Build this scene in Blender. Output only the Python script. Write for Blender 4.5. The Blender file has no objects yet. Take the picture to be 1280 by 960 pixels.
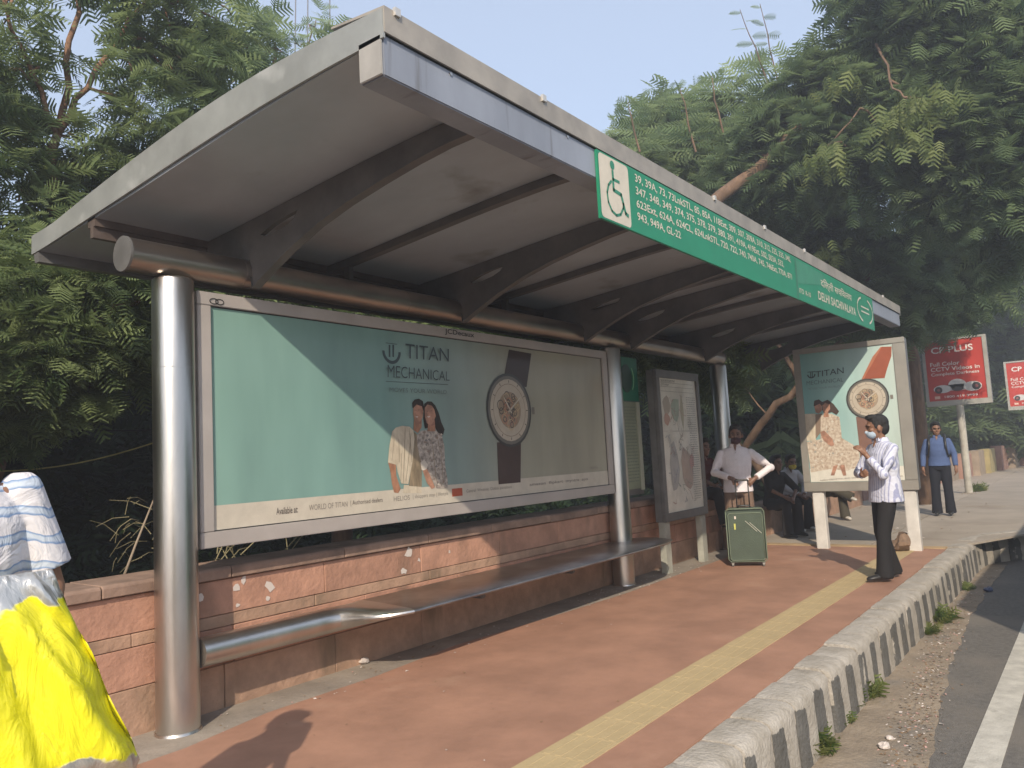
import bpy, bmesh, math, random
import numpy as np
from mathutils import Vector, Matrix, geometry, noise
random.seed(7); RNG = np.random.default_rng(7)
SC = bpy.context.scene; COL = SC.collection
# ---------------------------------------------------------------- camera
EYE = 1.46; FPX = 982.8
def _cam():
    ya, pi, ro = math.radians(36.789), math.radians(5.365), math.radians(3.049)
    F = Vector((math.cos(ya)*math.cos(pi), math.sin(ya)*math.cos(pi), math.sin(pi)))
    R = Vector((math.sin(ya), -math.cos(ya), 0)); U = R.cross(F)
    c, s = math.cos(ro), math.sin(ro)
    return F, c*R - s*U, s*R + c*U
CF, CR, CU = _cam()
cd = bpy.data.cameras.new('camera'); cam = bpy.data.objects.new('camera', cd); COL.objects.link(cam)
cam.matrix_world = Matrix(((CR.x, CU.x, -CF.x, 0), (CR.y, CU.y, -CF.y, 0), (CR.z, CU.z, -CF.z, EYE), (0, 0, 0, 1)))
cd.sensor_width = 36; cd.lens = 36*FPX/1280; cd.clip_end = 2000; cd.clip_start = .05
SC.camera = cam
# ---------------------------------------------------------------- light
SUN = Vector((1.626, 1.0, -1.234)).normalized()
SUN_EL = math.asin(-SUN.z); SUN_ROT = math.atan2(-SUN.x, -SUN.y)
w = bpy.data.worlds.new('World'); SC.world = w; w.use_nodes = True
nt = w.node_tree; sky = nt.nodes.new('ShaderNodeTexSky'); sky.sky_type = 'NISHITA'; sky.sun_disc = False
sky.sun_elevation = SUN_EL; sky.sun_rotation = SUN_ROT; sky.air_density = 1.0; sky.dust_density = 1.0; sky.ozone_density = 1.0; sky.altitude = 200
hzm = nt.nodes.new('ShaderNodeMixRGB'); hzm.inputs[0].default_value = .5; hzm.inputs[2].default_value = (3.3, 3.6, 4.15, 1)   # even pale haze over the whole sky
nt.links.new(sky.outputs[0], hzm.inputs[1]); nt.links.new(hzm.outputs[0], nt.nodes['Background'].inputs[0]); nt.nodes['Background'].inputs[1].default_value = .15
sl = bpy.data.lights.new('sun', 'SUN'); sl.energy = 3.3; sl.angle = math.radians(.6); sl.color = (1, .87, .70)
so = bpy.data.objects.new('sun', sl); COL.objects.link(so); so.rotation_mode = 'QUATERNION'; so.rotation_quaternion = SUN.to_track_quat('-Z', 'Y')
SC.view_settings.view_transform = 'Standard'; SC.view_settings.look = 'None'; SC.view_settings.exposure = 0.74; SC.view_settings.gamma = 1

def ray(px, py): return CF + CR*((px-640)/FPX) + CU*((480-py)/FPX)
def at(px, py, ax, val):                     # the point of a real plane (axis = value) seen at a pixel of the photo
    r = ray(px, py); c = Vector((0, 0, EYE)); return c + r*((val-c[ax])/r[ax])
def dp(px, py, depth): return Vector((0, 0, EYE)) + ray(px, py)*depth
# ---------------------------------------------------------------- materials
MATS = {}
def mat(name, col, rough=.6, metal=0, var=.0, scale=6, bump=0, bscale=40, spec=None, coat=0, col2=None, stretch=None, trans=0, mix=None, detail=5, dirt=None):
    """procedural: two noise layers tint the colour, a fine one bumps it"""
    if name in MATS: return MATS[name]
    m = bpy.data.materials.new(name); m.use_nodes = True; MATS[name] = m
    N = m.node_tree.nodes; L = m.node_tree.links; b = N['Principled BSDF']
    b.inputs['Roughness'].default_value = rough; b.inputs['Metallic'].default_value = metal
    if spec is not None: b.inputs['Specular IOR Level'].default_value = spec
    if coat: b.inputs['Coat Weight'].default_value = coat; b.inputs['Coat Roughness'].default_value = .08
    tc = N.new('ShaderNodeTexCoord'); mp = N.new('ShaderNodeMapping'); L.new(tc.outputs['Object'], mp.inputs[0])
    geo = N.new('ShaderNodeNewGeometry'); oi = N.new('ShaderNodeObjectInfo')
    if stretch: mp.inputs['Scale'].default_value = stretch
    c1 = tuple(col)+(1,)
    c2 = tuple(col2)+(1,) if col2 else tuple(max(0, x*(1-var)) for x in col)+(1,)
    if var or col2:
        n = N.new('ShaderNodeTexNoise'); n.inputs['Scale'].default_value = scale; n.inputs['Detail'].default_value = detail; n.inputs['Roughness'].default_value = .62
        L.new(mp.outputs[0], n.inputs['Vector'])
        r = N.new('ShaderNodeValToRGB'); r.color_ramp.elements[0].position = .36; r.color_ramp.elements[1].position = .66
        r.color_ramp.elements[0].color = c2; r.color_ramp.elements[1].color = c1
        L.new(n.outputs[0], r.inputs[0]); out = r.outputs[0]
        # per-object tone
        mm = N.new('ShaderNodeMixRGB'); mm.blend_type = 'MULTIPLY'; mm.inputs[0].default_value = 1
        mr = N.new('ShaderNodeMapRange'); mr.inputs[3].default_value = 1-.5*(mix or 0); mr.inputs[4].default_value = 1+.35*(mix or 0)
        L.new(oi.outputs['Random'], mr.inputs[0]); L.new(out, mm.inputs[1]); L.new(mr.outputs[0], mm.inputs[2]); out = mm.outputs[0]
        if dirt:
            n2 = N.new('ShaderNodeTexNoise'); n2.inputs['Scale'].default_value = dirt[1]; n2.inputs['Detail'].default_value = 8
            if len(dirt) > 3:
                m2 = N.new('ShaderNodeMapping'); m2.inputs['Scale'].default_value = dirt[3]; L.new(tc.outputs['Object'], m2.inputs[0]); L.new(m2.outputs[0], n2.inputs['Vector'])
            else: L.new(tc.outputs['Object'], n2.inputs['Vector'])
            r2 = N.new('ShaderNodeValToRGB'); r2.color_ramp.elements[0].position = dirt[2]; r2.color_ramp.elements[1].position = dirt[2]+.14
            m3 = N.new('ShaderNodeMixRGB'); L.new(n2.outputs[0], r2.inputs[0]); L.new(r2.outputs[0], m3.inputs[0]); L.new(out, m3.inputs[1]); m3.inputs[2].default_value = tuple(dirt[0])+(1,); out = m3.outputs[0]
        L.new(out, b.inputs['Base Color'])
        if metal:
            rr = N.new('ShaderNodeMapRange'); rr.inputs[3].default_value = rough*.75; rr.inputs[4].default_value = rough*1.35
            L.new(n.outputs[0], rr.inputs[0]); L.new(rr.outputs[0], b.inputs['Roughness'])
    else: b.inputs['Base Color'].default_value = c1
    if bump:
        n = N.new('ShaderNodeTexNoise'); n.inputs['Scale'].default_value = bscale; n.inputs['Detail'].default_value = 6
        L.new(mp.outputs[0], n.inputs['Vector'])
        bp = N.new('ShaderNodeBump'); bp.inputs['Strength'].default_value = bump; bp.inputs['Distance'].default_value = .02
        L.new(n.outputs[0], bp.inputs['Height']); L.new(bp.outputs[0], b.inputs['Normal'])
    return m
STEEL = mat('brushed_steel', (.66, .63, .59), .30, 1, .25, 3, stretch=(1, 1, .25), bump=.03, bscale=60, detail=8)
STEELH = mat('weathered_steel_tube', (.50, .44, .39), .36, 1, .35, 2.2, stretch=(.4, 1, 1), bump=.04, bscale=30)
BENCH = mat('worn_bench_steel', (.45, .42, .39), .32, 1, .45, 2.5, bump=.05, bscale=50, col2=(.22, .19, .17))
GREYM = mat('grey_painted_steel', (.20, .195, .19), .5, .3, .35, 3, bump=.04)
RIBM = mat('dark_steel_rib', (.15, .14, .135), .5, .25, .35, 4, bump=.05)
BEAM = mat('blue_grey_beam_paint', (.29, .315, .37), .42, .12, .25, 2.5, stretch=(1, 1, .3), dirt=((.15, .15, .16), 3, .6, (6, 1, .4)))
FLASH = mat('zinc_flashing', (.34, .355, .345), .42, .25, .25, 3, bump=.05, bscale=12, dirt=((.52, .53, .52), 2.2, .60))
FLASHF = mat('front_flashing', (.40, .365, .32), .5, .25, .3, 4, bump=.06, bscale=18)
CEIL = mat('roof_underside', (.43, .475, .53), .36, .15, .2, 1.6, bump=.05, bscale=5, stretch=(1, .6, 1), dirt=((.16, .15, .14), 1.5, .60))
FRAME = mat('aluminium_frame', (.52, .475, .445), .42, .25, .12, 3, bump=.02)
FRAMED = mat('dark_metal_frame', (.20, .19, .18), .45, .3, .3, 3)
OLIVE = mat('greenish_grey_paint', (.40, .40, .34), .55, .0, .3, 4, bump=.05)
WHITEP = mat('white_post_paint', (.68, .66, .62), .5, 0, .2, 5, bump=.05, dirt=((.35, .32, .28), 5, .68))
SAND = mat('red_sandstone', (.50, .27, .185), .85, 0, .28, 5, bump=.35, bscale=30, mix=.22, dirt=((.20, .125, .085), 2.2, .57, (1, 1, .35)))
SANDP = mat('pale_sandstone_course', (.48, .30, .205), .88, 0, .3, 6, bump=.4, bscale=25, mix=.2, dirt=((.22, .15, .10), 3, .56, (1, 1, .3)))
COPE = mat('coping_stone', (.33, .22, .165), .85, 0, .4, 5, bump=.3, bscale=25, mix=.3)
PLAT = mat('red_oxide_paving', (.42, .23, .155), .70, 0, .26, 2.0, bump=.2, bscale=9, dirt=((.43, .26, .18), 1.4, .62), detail=12)
CONC = mat('grey_concrete', (.33, .285, .235), .9, 0, .3, 3, bump=.3, bscale=30, dirt=((.24, .19, .15), 2, .6))
SIDE = mat('sidewalk_concrete', (.40, .345, .28), .9, 0, .2, 1.2, bump=.25, bscale=25, mix=.15, dirt=((.29, .24, .19), .7, .58))
TILE = mat('yellow_tactile_tile', (.50, .385, .21), .82, 0, .15, 4, bump=.2, bscale=60, mix=.05, dirt=((.42, .27, .16), 2.5, .62))
ASPH = mat('asphalt', (.175, .162, .145), .9, 0, .3, 25, bump=.5, bscale=120, dirt=((.19, .17, .145), .9, .55))
DIRT = mat('gutter_dust', (.33, .265, .195), .95, 0, .3, 4, bump=.5, bscale=40, dirt=((.22, .19, .155), 3, .55))
LINE = mat('road_line_paint', (.60, .57, .50), .8, 0, .25, 8, bump=.3, bscale=80, dirt=((.3, .28, .24), 7, .64))
SOIL = mat('dark_soil', (.045, .036, .026), .95, 0, .5, 3, bump=.6, bscale=12)
BARK = mat('bark', (.20, .125, .08), .9, 0, .5, 9, bump=.8, bscale=25, stretch=(1, 1, .3))
BARKR = mat('reddish_bark', (.27, .15, .09), .9, 0, .5, 9, bump=.8, bscale=25)
SKIN = mat('skin', (.26, .135, .082), .5, 0, .2, 12)
SKIND = mat('dark_skin', (.23, .125, .085), .5, 0, .2, 12)
HAIR = mat('black_hair', (.012, .010, .009), .45, 0, .3, 40, bump=.6, bscale=150)
BLACK = mat('black_plastic', (.02, .02, .02), .4)
RUB = mat('rubber', (.03, .03, .03), .7)
def kerb_mat():
    m = bpy.data.materials.new('striped_kerb_paint'); m.use_nodes = True; N = m.node_tree.nodes; L = m.node_tree.links; b = N['Principled BSDF']
    b.inputs['Roughness'].default_value = .9
    tc = N.new('ShaderNodeTexCoord'); at_ = N.new('ShaderNodeAttribute'); at_.attribute_name = 'stripe'
    n = N.new('ShaderNodeTexNoise'); n.inputs['Scale'].default_value = 9; n.inputs['Detail'].default_value = 8; L.new(tc.outputs['Object'], n.inputs['Vector'])
    ad = N.new('ShaderNodeMath'); ad.operation = 'MULTIPLY_ADD'; ad.inputs[1].default_value = 1.15; L.new(n.outputs[0], ad.inputs[0]); L.new(at_.outputs['Fac'], ad.inputs[2])
    r = N.new('ShaderNodeValToRGB'); e = r.color_ramp.elements; e[0].position = .93; e[1].position = 1.10; e[0].color = (.49, .452, .40, 1); e[1].color = (.14, .137, .13, 1)
    L.new(ad.outputs[0], r.inputs[0])
    n2 = N.new('ShaderNodeTexNoise'); n2.inputs['Scale'].default_value = 5; n2.inputs['Detail'].default_value = 10; n2.inputs['Roughness'].default_value = .7; L.new(tc.outputs['Object'], n2.inputs['Vector'])
    r2 = N.new('ShaderNodeValToRGB'); r2.color_ramp.elements[0].position = .35; r2.color_ramp.elements[1].position = .7; r2.color_ramp.elements[0].color = (.62, .6, .56, 1); r2.color_ramp.elements[1].color = (1, 1, 1, 1)
    mm = N.new('ShaderNodeMixRGB'); mm.blend_type = 'MULTIPLY'; mm.inputs[0].default_value = 1; L.new(n2.outputs[0], r2.inputs[0]); L.new(r.outputs[0], mm.inputs[1]); L.new(r2.outputs[0], mm.inputs[2]); L.new(mm.outputs[0], b.inputs['Base Color'])
    bp = N.new('ShaderNodeBump'); bp.inputs['Strength'].default_value = .6; bp.inputs['Distance'].default_value = .02; n3 = N.new('ShaderNodeTexNoise'); n3.inputs['Scale'].default_value = 45; n3.inputs['Detail'].default_value = 6
    L.new(tc.outputs['Object'], n3.inputs['Vector']); L.new(n3.outputs[0], bp.inputs['Height']); L.new(bp.outputs[0], b.inputs['Normal'])
    return m
KERB = kerb_mat()
def leaf_mat(name, c1, c2, tr=.45):
    m = bpy.data.materials.new(name); m.use_nodes = True; N = m.node_tree.nodes; L = m.node_tree.links
    b = N['Principled BSDF']; b.inputs['Roughness'].default_value = .55; b.inputs['Specular IOR Level'].default_value = .25
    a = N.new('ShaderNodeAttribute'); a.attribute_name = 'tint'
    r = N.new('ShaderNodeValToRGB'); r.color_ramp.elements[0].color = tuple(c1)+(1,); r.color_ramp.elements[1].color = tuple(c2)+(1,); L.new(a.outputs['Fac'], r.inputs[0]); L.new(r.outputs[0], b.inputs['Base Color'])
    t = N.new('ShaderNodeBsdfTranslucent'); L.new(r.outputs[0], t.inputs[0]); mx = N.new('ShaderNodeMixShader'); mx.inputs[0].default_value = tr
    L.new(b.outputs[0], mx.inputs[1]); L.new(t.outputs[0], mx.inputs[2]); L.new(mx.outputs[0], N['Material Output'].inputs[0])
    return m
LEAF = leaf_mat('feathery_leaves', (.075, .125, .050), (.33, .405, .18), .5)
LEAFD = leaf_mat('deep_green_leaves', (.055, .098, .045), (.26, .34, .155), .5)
LEAFK = leaf_mat('shade_tinted_leaves', (.012, .028, .012), (.05, .09, .035), .3)  # deep shade under the canopy is put into this dark leaf colour
LEAFP = leaf_mat('pale_leaves', (.14, .21, .09), (.35, .43, .21), .55)
LEAFY = leaf_mat('yellowing_leaves', (.13, .18, .06), (.26, .30, .11), .5)
GRASSM = leaf_mat('kerb_grass', (.06, .11, .03), (.22, .24, .08), .4)
# ---------------------------------------------------------------- mesh helpers
def tag(o, label=None, cat=None, group=None, kind=None):
    if label: o['label'] = label
    if cat: o['category'] = cat
    if group: o['group'] = group
    if kind: o['kind'] = kind
    return o
def empty(name, loc=(0, 0, 0), rz=0, label=None, cat=None, group=None):
    o = bpy.data.objects.new(name, None); COL.objects.link(o); o.location = loc; o.rotation_euler = (0, 0, rz); o.empty_display_size = .1
    return tag(o, label, cat, group)
class MB:
    def __init__(s): s.v = []; s.f = []; s.m = []
    def add(s, vs, fs, mi=0):
        k = len(s.v); s.v += [tuple(v) for v in vs]; s.f += [tuple(i+k for i in f) for f in fs]; s.m += [mi]*len(fs); return s
    def box(s, x0, y0, z0, x1, y1, z1, mi=0):
        v = [(x, y, z) for z in (z0, z1) for y in (y0, y1) for x in (x0, x1)]
        return s.add(v, [(0, 2, 3, 1), (4, 5, 7, 6), (0, 1, 5, 4), (2, 6, 7, 3), (0, 4, 6, 2), (1, 3, 7, 5)], mi)
    def loft(s, rings, mi=0, cap=True):
        n = len(rings[0]); k = len(s.v); s.v += [tuple(p) for r in rings for p in r]
        for i in range(len(rings)-1):
            for j in range(n):
                a = k+i*n+j; b = k+i*n+(j+1) % n; s.f.append((a, b, b+n, a+n)); s.m.append(mi)
        if cap:
            s.f.append(tuple(k+j for j in range(n))[::-1]); s.m.append(mi); s.f.append(tuple(k+(len(rings)-1)*n+j for j in range(n))); s.m.append(mi)
        return s
    def tube(s, pts, rad, n=12, mi=0, cap=True):
        pts = [Vector(p) for p in pts]; rad = rad if hasattr(rad, '__len__') else [rad]*len(pts); rings = []; up = None
        for i, p in enumerate(pts):
            d = (pts[min(i+1, len(pts)-1)]-pts[max(i-1, 0)]).normalized()
            if up is None: up = Vector((0, 0, 1)) if abs(d.z) < .9 else Vector((0, 1, 0))
            a = d.cross(up).normalized(); b = a.cross(d); up = b
            rings.append([p+(a*math.cos(t)+b*math.sin(t))*rad[i] for t in [2*math.pi*j/n for j in range(n)]])
        return s.loft(rings, mi, cap)
    def ball(s, c, r, n=10, mi=0, m=7):
        c = Vector(c); r = Vector(r) if hasattr(r, '__len__') else Vector((r, r, r)); k = len(s.v)
        rings = []
        for i in range(1, m):
            a = math.pi*i/m; rings.append([c+Vector((r.x*math.sin(a)*math.cos(t), r.y*math.sin(a)*math.sin(t), r.z*math.cos(a))) for t in [2*math.pi*j/n for j in range(n)]])
        return s.loft(rings[::-1], mi)
    def prism(s, poly, ax, d0, d1, mi=0, holes=()):
        """polygon (list of 2D points in the two other axes) extruded along axis ax from d0 to d1"""
        def P(p, d): q = list(p); q.insert(ax, d); return tuple(q)
        loops = [list(poly)]+[list(h) for h in holes]
        tris = geometry.tessellate_polygon([[Vector((p[0], p[1], 0)) for p in l] for l in loops])
        flat = [p for l in loops for p in l]; n = len(flat); k = len(s.v)
        s.v += [P(p, d0) for p in flat]+[P(p, d1) for p in flat]
        for t in tris: s.f.append(tuple(k+i for i in t)); s.f.append(tuple(k+n+i for i in t[::-1])); s.m += [mi, mi]
        o = 0
        for l in loops:
            for j in range(len(l)):
                a = o+j; b = o+(j+1) % len(l); s.f.append((k+a, k+b, k+n+b, k+n+a)); s.m.append(mi)
            o += len(l)
        return s
    def build(s, name, mats, parent=None, smooth=False, bevel=0, loc=None, seg=2):
        me = bpy.data.meshes.new(name); me.from_pydata(s.v, [], s.f)
        for m in (mats if isinstance(mats, (list, tuple)) else [mats]): me.materials.append(m)
        me.polygons.foreach_set('material_index', s.m)
        bm = bmesh.new(); bm.from_mesh(me); bmesh.ops.recalc_face_normals(bm, faces=bm.faces)
        if bevel: bmesh.ops.bevel(bm, geom=[e for e in bm.edges if e.is_manifold and e.calc_face_angle(0) > .5], offset=bevel, segments=seg, affect='EDGES', clamp_overlap=True)
        bm.to_mesh(me); bm.free()
        if smooth: me.shade_smooth(); 
        if smooth == 'auto':
            for p in me.polygons: p.use_smooth = True
            try: me.set_sharp_from_angle(angle=math.radians(35))
            except Exception: pass
        o = bpy.data.objects.new(name, me); COL.objects.link(o)
        if parent: o.parent = parent
        if loc: o.location = loc
        return o
def part(name, me, parent, loc=(0, 0, 0), rz=0, sc=None):      # another piece that shares mesh data
    o = bpy.data.objects.new(name, me); COL.objects.link(o); o.parent = parent; o.location = loc; o.rotation_euler = (0, 0, rz)
    if sc: o.scale = sc
    return o
# text as real lettering, fitted to a rectangle of a plane
_T = {}
def text_mesh(s, bold=0):
    if (s, bold) in _T: return _T[(s, bold)]
    c = bpy.data.curves.new('t', 'FONT'); c.body = s; c.offset = bold; c.resolution_u = 3
    o = bpy.data.objects.new('t', c); COL.objects.link(o); dg = bpy.context.evaluated_depsgraph_get(); me = bpy.data.meshes.new_from_object(o.evaluated_get(dg))
    v = [tuple(x.co) for x in me.vertices]; f = [tuple(p.vertices) for p in me.polygons]
    bpy.data.objects.remove(o); bpy.data.meshes.remove(me)
    if not v: v = [(0, 0, 0), (1, 0, 0), (1, 1, 0)]; f = [(0, 1, 2)]
    x0 = min(p[0] for p in v); x1 = max(p[0] for p in v); y0 = min(p[1] for p in v); y1 = max(p[1] for p in v)
    _T[(s, bold)] = ([((p[0]-x0)/(x1-x0), (p[1]-y0)/(y1-y0)) for p in v], f); return _T[(s, bold)]
class Board:
    """flat print on a plane: origin + u*U + v*V, layers stepped off the face along N"""
    def __init__(s, fn, n): s.fn = fn; s.n = Vector(n); s.k = 0; s.mb = MB(); s.mats = []
    def mi(s, col):
        m = mat('print_%.2f_%.2f_%.2f' % tuple(col), col, .5, 0, .12, 9, coat=.25, detail=4) if not isinstance(col, bpy.types.Material) else col
        if m not in s.mats: s.mats.append(m)
        return s.mats.index(m)
    def poly(s, pts, col, px=True, z=None):
        s.k += 1; P = [s.fn(*p) if px else Vector(p) for p in pts]; off = s.n*(.0006*(s.k if z is None else z)+.001)
        # tessellate in the board plane
        a = (P[1]-P[0]).normalized(); b = s.n.cross(a)
        t = geometry.tessellate_polygon([[Vector(((p-P[0]).dot(a), (p-P[0]).dot(b), 0)) for p in P]])
        s.mb.add([p+off for p in P], t, s.mi(col))
    def disc(s, c, rx, rz, U, col, n=28, a0=0, a1=2*math.pi):
        c = Vector(c); s.poly([c+U*rx*math.cos(a0+(a1-a0)*i/n)+Vector((0, 0, rz*math.sin(a0+(a1-a0)*i/n))) for i in range(n)], col, px=False)
    def ring(s, c, r0, r1, U, col, n=28, a0=0, a1=2*math.pi):
        s.k += 1; off = s.n*(.0006*s.k+.001); c = Vector(c)+off; vs = []; fs = []
        for i in range(n+1):
            a = a0+(a1-a0)*i/n; d = U*math.cos(a)+Vector((0, 0, math.sin(a))); vs += [c+d*r0, c+d*r1]
            if i < n: fs.append((2*i, 2*i+1, 2*i+3, 2*i+2))
        s.mb.add(vs, fs, s.mi(col))
    def text(s, string, quad, col, parent, bold=0):
        """quad = four photo points (bottom-left, bottom-right, top-right, top-left) of the words on the board"""
        v, f = text_mesh(string, bold); q = [s.fn(*p) for p in quad]; s.k += 1; off = s.n*(.0006*s.k+.0016)
        V = [(q[0]*(1-a)+q[1]*a)*(1-b)+(q[3]*(1-a)+q[2]*a)*b+off for a, b in v]
        mb = MB(); mb.add(V, f); m = s.mats[s.mi(col)]; return mb.build('lettering', m, parent)
    def done(s, name, parent): return s.mb.build(name, s.mats, parent)
# ================================================================ GROUND
def sheet(name, poly, z0, z1, m, parent=None, kind='structure'):
    o = MB().prism(poly, 2, z0, z1).build(name, m, parent)
    if kind and parent is None: o['kind'] = kind
    return o
RZ = -.39
sheet('ground', [(-400, -400), (600, -400), (600, 400), (-400, 400)], -1.2, -.46, SOIL)
# road reaches as a sheet, with the kerb line as its edge
KY = 1.562
kpath = [(-4, KY), (12.6, KY)]+[(12.6+1.4*math.sin(a), KY-1.4+1.4*math.cos(a)) for a in [math.radians(t) for t in (14, 28, 42, 55)]]
kd = (math.cos(math.radians(-55)), math.sin(math.radians(-55))); e = kpath[-1]; kpath += [(e[0]+kd[0]*t, e[1]+kd[1]*t) for t in (1.2, 2.6, 4.0)]; kpath += [(kpath[-1][0]+80, kpath[-1][1])]
sheet('road', [(-60, -14), (300, -14), (300, 2.2), (-60, 2.2)], -.44, RZ, ASPH)
rg = random.Random(12); ge = [(-5, .84), (2, .84), (4, .88), (4.6, .93), (5.1, .98), (5.8, 1.06), (6.6, 1.13), (7.5, 1.20), (9, 1.27), (11, 1.30), (13, 1.28)]
def gy_(x):
    for (a, ya), (b, yb) in zip(ge, ge[1:]):
        if x <= b: return ya+(yb-ya)*(x-a)/(b-a)
    return 1.28
sheet('gutter', [(-5, KY+.1), (13.0, KY+.1)]+[(x, gy_(x)+.035*noise.noise(Vector((x*2.3, 0, 0)))+.02*noise.noise(Vector((x*9, 3, 0)))) for x in np.arange(13.0, -5.01, -.07)], RZ-.02, RZ+.004, DIRT)
o = sheet('road_marking', [(-20, .648), (90, .648), (90, .82), (-20, .82)], RZ-.02, RZ+.005, LINE)
# platform slab and its paving
sheet('platform', [(-6, KY+.2), (12.1, KY+.2), (12.1, 6.2), (-6, 6.2)], -.43, -.012, CONC)
sheet('platform_paving', [(-6, 1.79), (11.5, 1.79), (11.5, 4.18), (9.4, 4.16), (7.3, 4.14), (6.2, 4.19), (4.8, 4.30), (3.9, 4.22), (3.0, 4.23), (2.4, 4.12), (-6, 4.15)], -.02, 0, PLAT)
st = empty('tactile_path'); st['kind'] = 'structure'
tm = MB(); tm.box(0, 0, 0, .2962, .283, .006)
for k in range(4): tm.box(.012, .025+.066*k, .0055, .284, .06+.066*k, .0080)
t0 = tm.build('tactile_tile', TILE, st, bevel=.0007, seg=1); t0.location = (-1.2, 2.112, -.001)
for i in range(1, 42): part('tactile_tile', t0.data, st, (-1.2+.297*i, 2.112+random.uniform(-.002, .002), -.001))
sheet('wall_foot_apron', [(-6, 4.10), (12.1, 4.14), (12.1, 4.60), (-6, 4.60)], -.02, -.004, CONC)
o = MB().box(11.52, 1.8, -.02, 11.70, 4.6, .012).build('threshold_strip', mat('tan_strip', (.46, .33, .19), .85, 0, .25, 4, bump=.2), None, bevel=.004); o['kind'] = 'structure'
# sidewalk beyond the platform, in cast slabs
sw = empty('sidewalk'); sw['kind'] = 'structure'
end = kpath[2:]
MB().prism([(11.72, KY+.2), (12.6, KY+.2)]+[(p[0]+.17, p[1]+.12) for p in end]+[(end[-1][0], 6.4), (11.72, 6.4)], 2, -.43, -.02).build('sub_base', SIDE, sw)
xs = [11.72, 14.2, 18.3, 22.4, 27, 33, 42, 60, 98]
for i in range(len(xs)-1):
    for (ya, yb) in ((-3.2, -.2), (-.2, 2.75), (2.755, 6.35)):
        x0, x1 = xs[i]+.006, xs[i+1]-.006
        poly = [(x0, ya+.006), (x1, ya+.006), (x1, yb-.006), (x0, yb-.006)]
        # clip slab against the diagonal kerb
        if ya < 1:
            def clip(poly):
                out = []
                def ins(p):
                    if p[0] <= 12.7: return p[1]-(KY+.235)
                    a = kpath[5]; return (p[0]-a[0])*(-kd[1])+(p[1]-a[1])*kd[0]-.235
                for q in range(len(poly)):
                    a, b = poly[q], poly[(q+1) % len(poly)]; da, db = ins(a), ins(b)
                    if da >= 0: out.append(a)
                    if (da >= 0) != (db >= 0): t = da/(da-db); out.append((a[0]+(b[0]-a[0])*t, a[1]+(b[1]-a[1])*t))
                return out
            poly = clip(poly)
            if len(poly) < 3: continue
            if i == 0: poly = [(max(p[0], 11.726), p[1]) for p in poly]
        MB().prism(poly, 2, -.03, random.uniform(-.004, .003)).build('paving_slab', SIDE, sw)
# kerb of single painted stones
kb = empty('kerb'); kb['kind'] = 'structure'
seglen = .36
cum = [0]
for a, b in zip(kpath, kpath[1:]): cum.append(cum[-1]+math.dist(a, b))
def kat(s):
    for i in range(len(cum)-1):
        if s <= cum[i+1] or i == len(cum)-2:
            t = (s-cum[i])/(cum[i+1]-cum[i]); a, b = kpath[i], kpath[i+1]; return (a[0]+(b[0]-a[0])*t, a[1]+(b[1]-a[1])*t)
def kdir(s): a, b = kat(max(0, s-.15)), kat(s+.15); L_ = math.dist(a, b); return ((b[0]-a[0])/L_, (b[1]-a[1])/L_)
s_ = 0; ki = 0
while s_ < cum[-2]+30:
    sl_ = seglen*random.uniform(.93, 1.07); nx = 9
    dz = random.uniform(-.010, .008); do = random.uniform(-.012, .012)
    vs = []; stripe = []
    prof = [(-.24, -.43), (-.235, -.02), (-.225, -.002), (-.12, .004), (-.055, 0), (-.02, -.014), (-.002, -.040), (.006, -.08), (.012, -.17), (.018, -.28), (.024, -.43)]
    m_ = MB(); rings = []
    for i in range(nx):
        s = s_+.006+(sl_-.012)*i/(nx-1); x, y = kat(s); d = kdir(s); n = (d[1], -d[0])
        sc_ = 1 - .35*(abs(2*i/(nx-1)-1)**6)
        rings.append([(x+n[0]*(o+do*(o > -.2)-(0.012 if i in (0, nx-1) else 0)*(o > 0)), y+n[1]*(o+do*(o > -.2)-(0.012 if i in (0, nx-1) else 0)*(o > 0)), z+dz*(z > -.2)-(.006 if i in (0, nx-1) else 0)*(z > -.2)) for o, z in prof])
    m_.loft(rings)
    o = m_.build('kerb_stone', KERB, kb, smooth='auto')
    a_ = o.data.attributes.new('stripe', 'FLOAT', 'POINT'); ph = random.uniform(-.03, .03); wd_ = random.uniform(.38, .58); amp_ = random.uniform(.75, 1.1)
    for vi, v in enumerate(o.data.vertices):
        j = vi // len(prof); s = sl_*j/(nx-1)
        h = max(0, min(1, (-.03-v.co.z)/.05)); st_ = 1 if (s+ph) < wd_*sl_ else 0
        a_.data[vi].value = h*(.62 if st_ else 0)*amp_
    s_ += sl_; ki += 1
# gutter litter, leaves, grit: uncountable
def litter(name, n, fx, z, size, mats, label):
    m_ = MB()
    for i in range(n):
        x, y = fx(); s = size*random.uniform(.4, 1.5); a = random.uniform(0, 6.28); k = random.randint(3, 5); c = Vector((x, y, z+.004))
        pts = [c+Vector((math.cos(a+6.28*j/k)*s*random.uniform(.5, 1), math.sin(a+6.28*j/k)*s*random.uniform(.3, 1), random.uniform(0, s*.5))) for j in range(k)]
        top = c+Vector((0, 0, s*.35)); m_.add(pts+[top], [(j, (j+1) % k, k) for j in range(k)], random.randrange(len(mats)))
    o = m_.build(name, mats); o['kind'] = 'stuff'; tag(o, label, 'litter'); return o
PAPER = mat('paper_scrap', (.62, .55, .50), .8); PINK = mat('pinkish_petal', (.5, .30, .26), .8); DRY = mat('dry_leaf', (.25, .16, .09), .85); GRIT = mat('grit', (.2, .17, .14), .9)
def gl():
    x = random.triangular(3, 13, 5.8); return (x, gy_(x)+random.choice([.10, .05, .16, .2])+random.gauss(0, .05))
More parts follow.
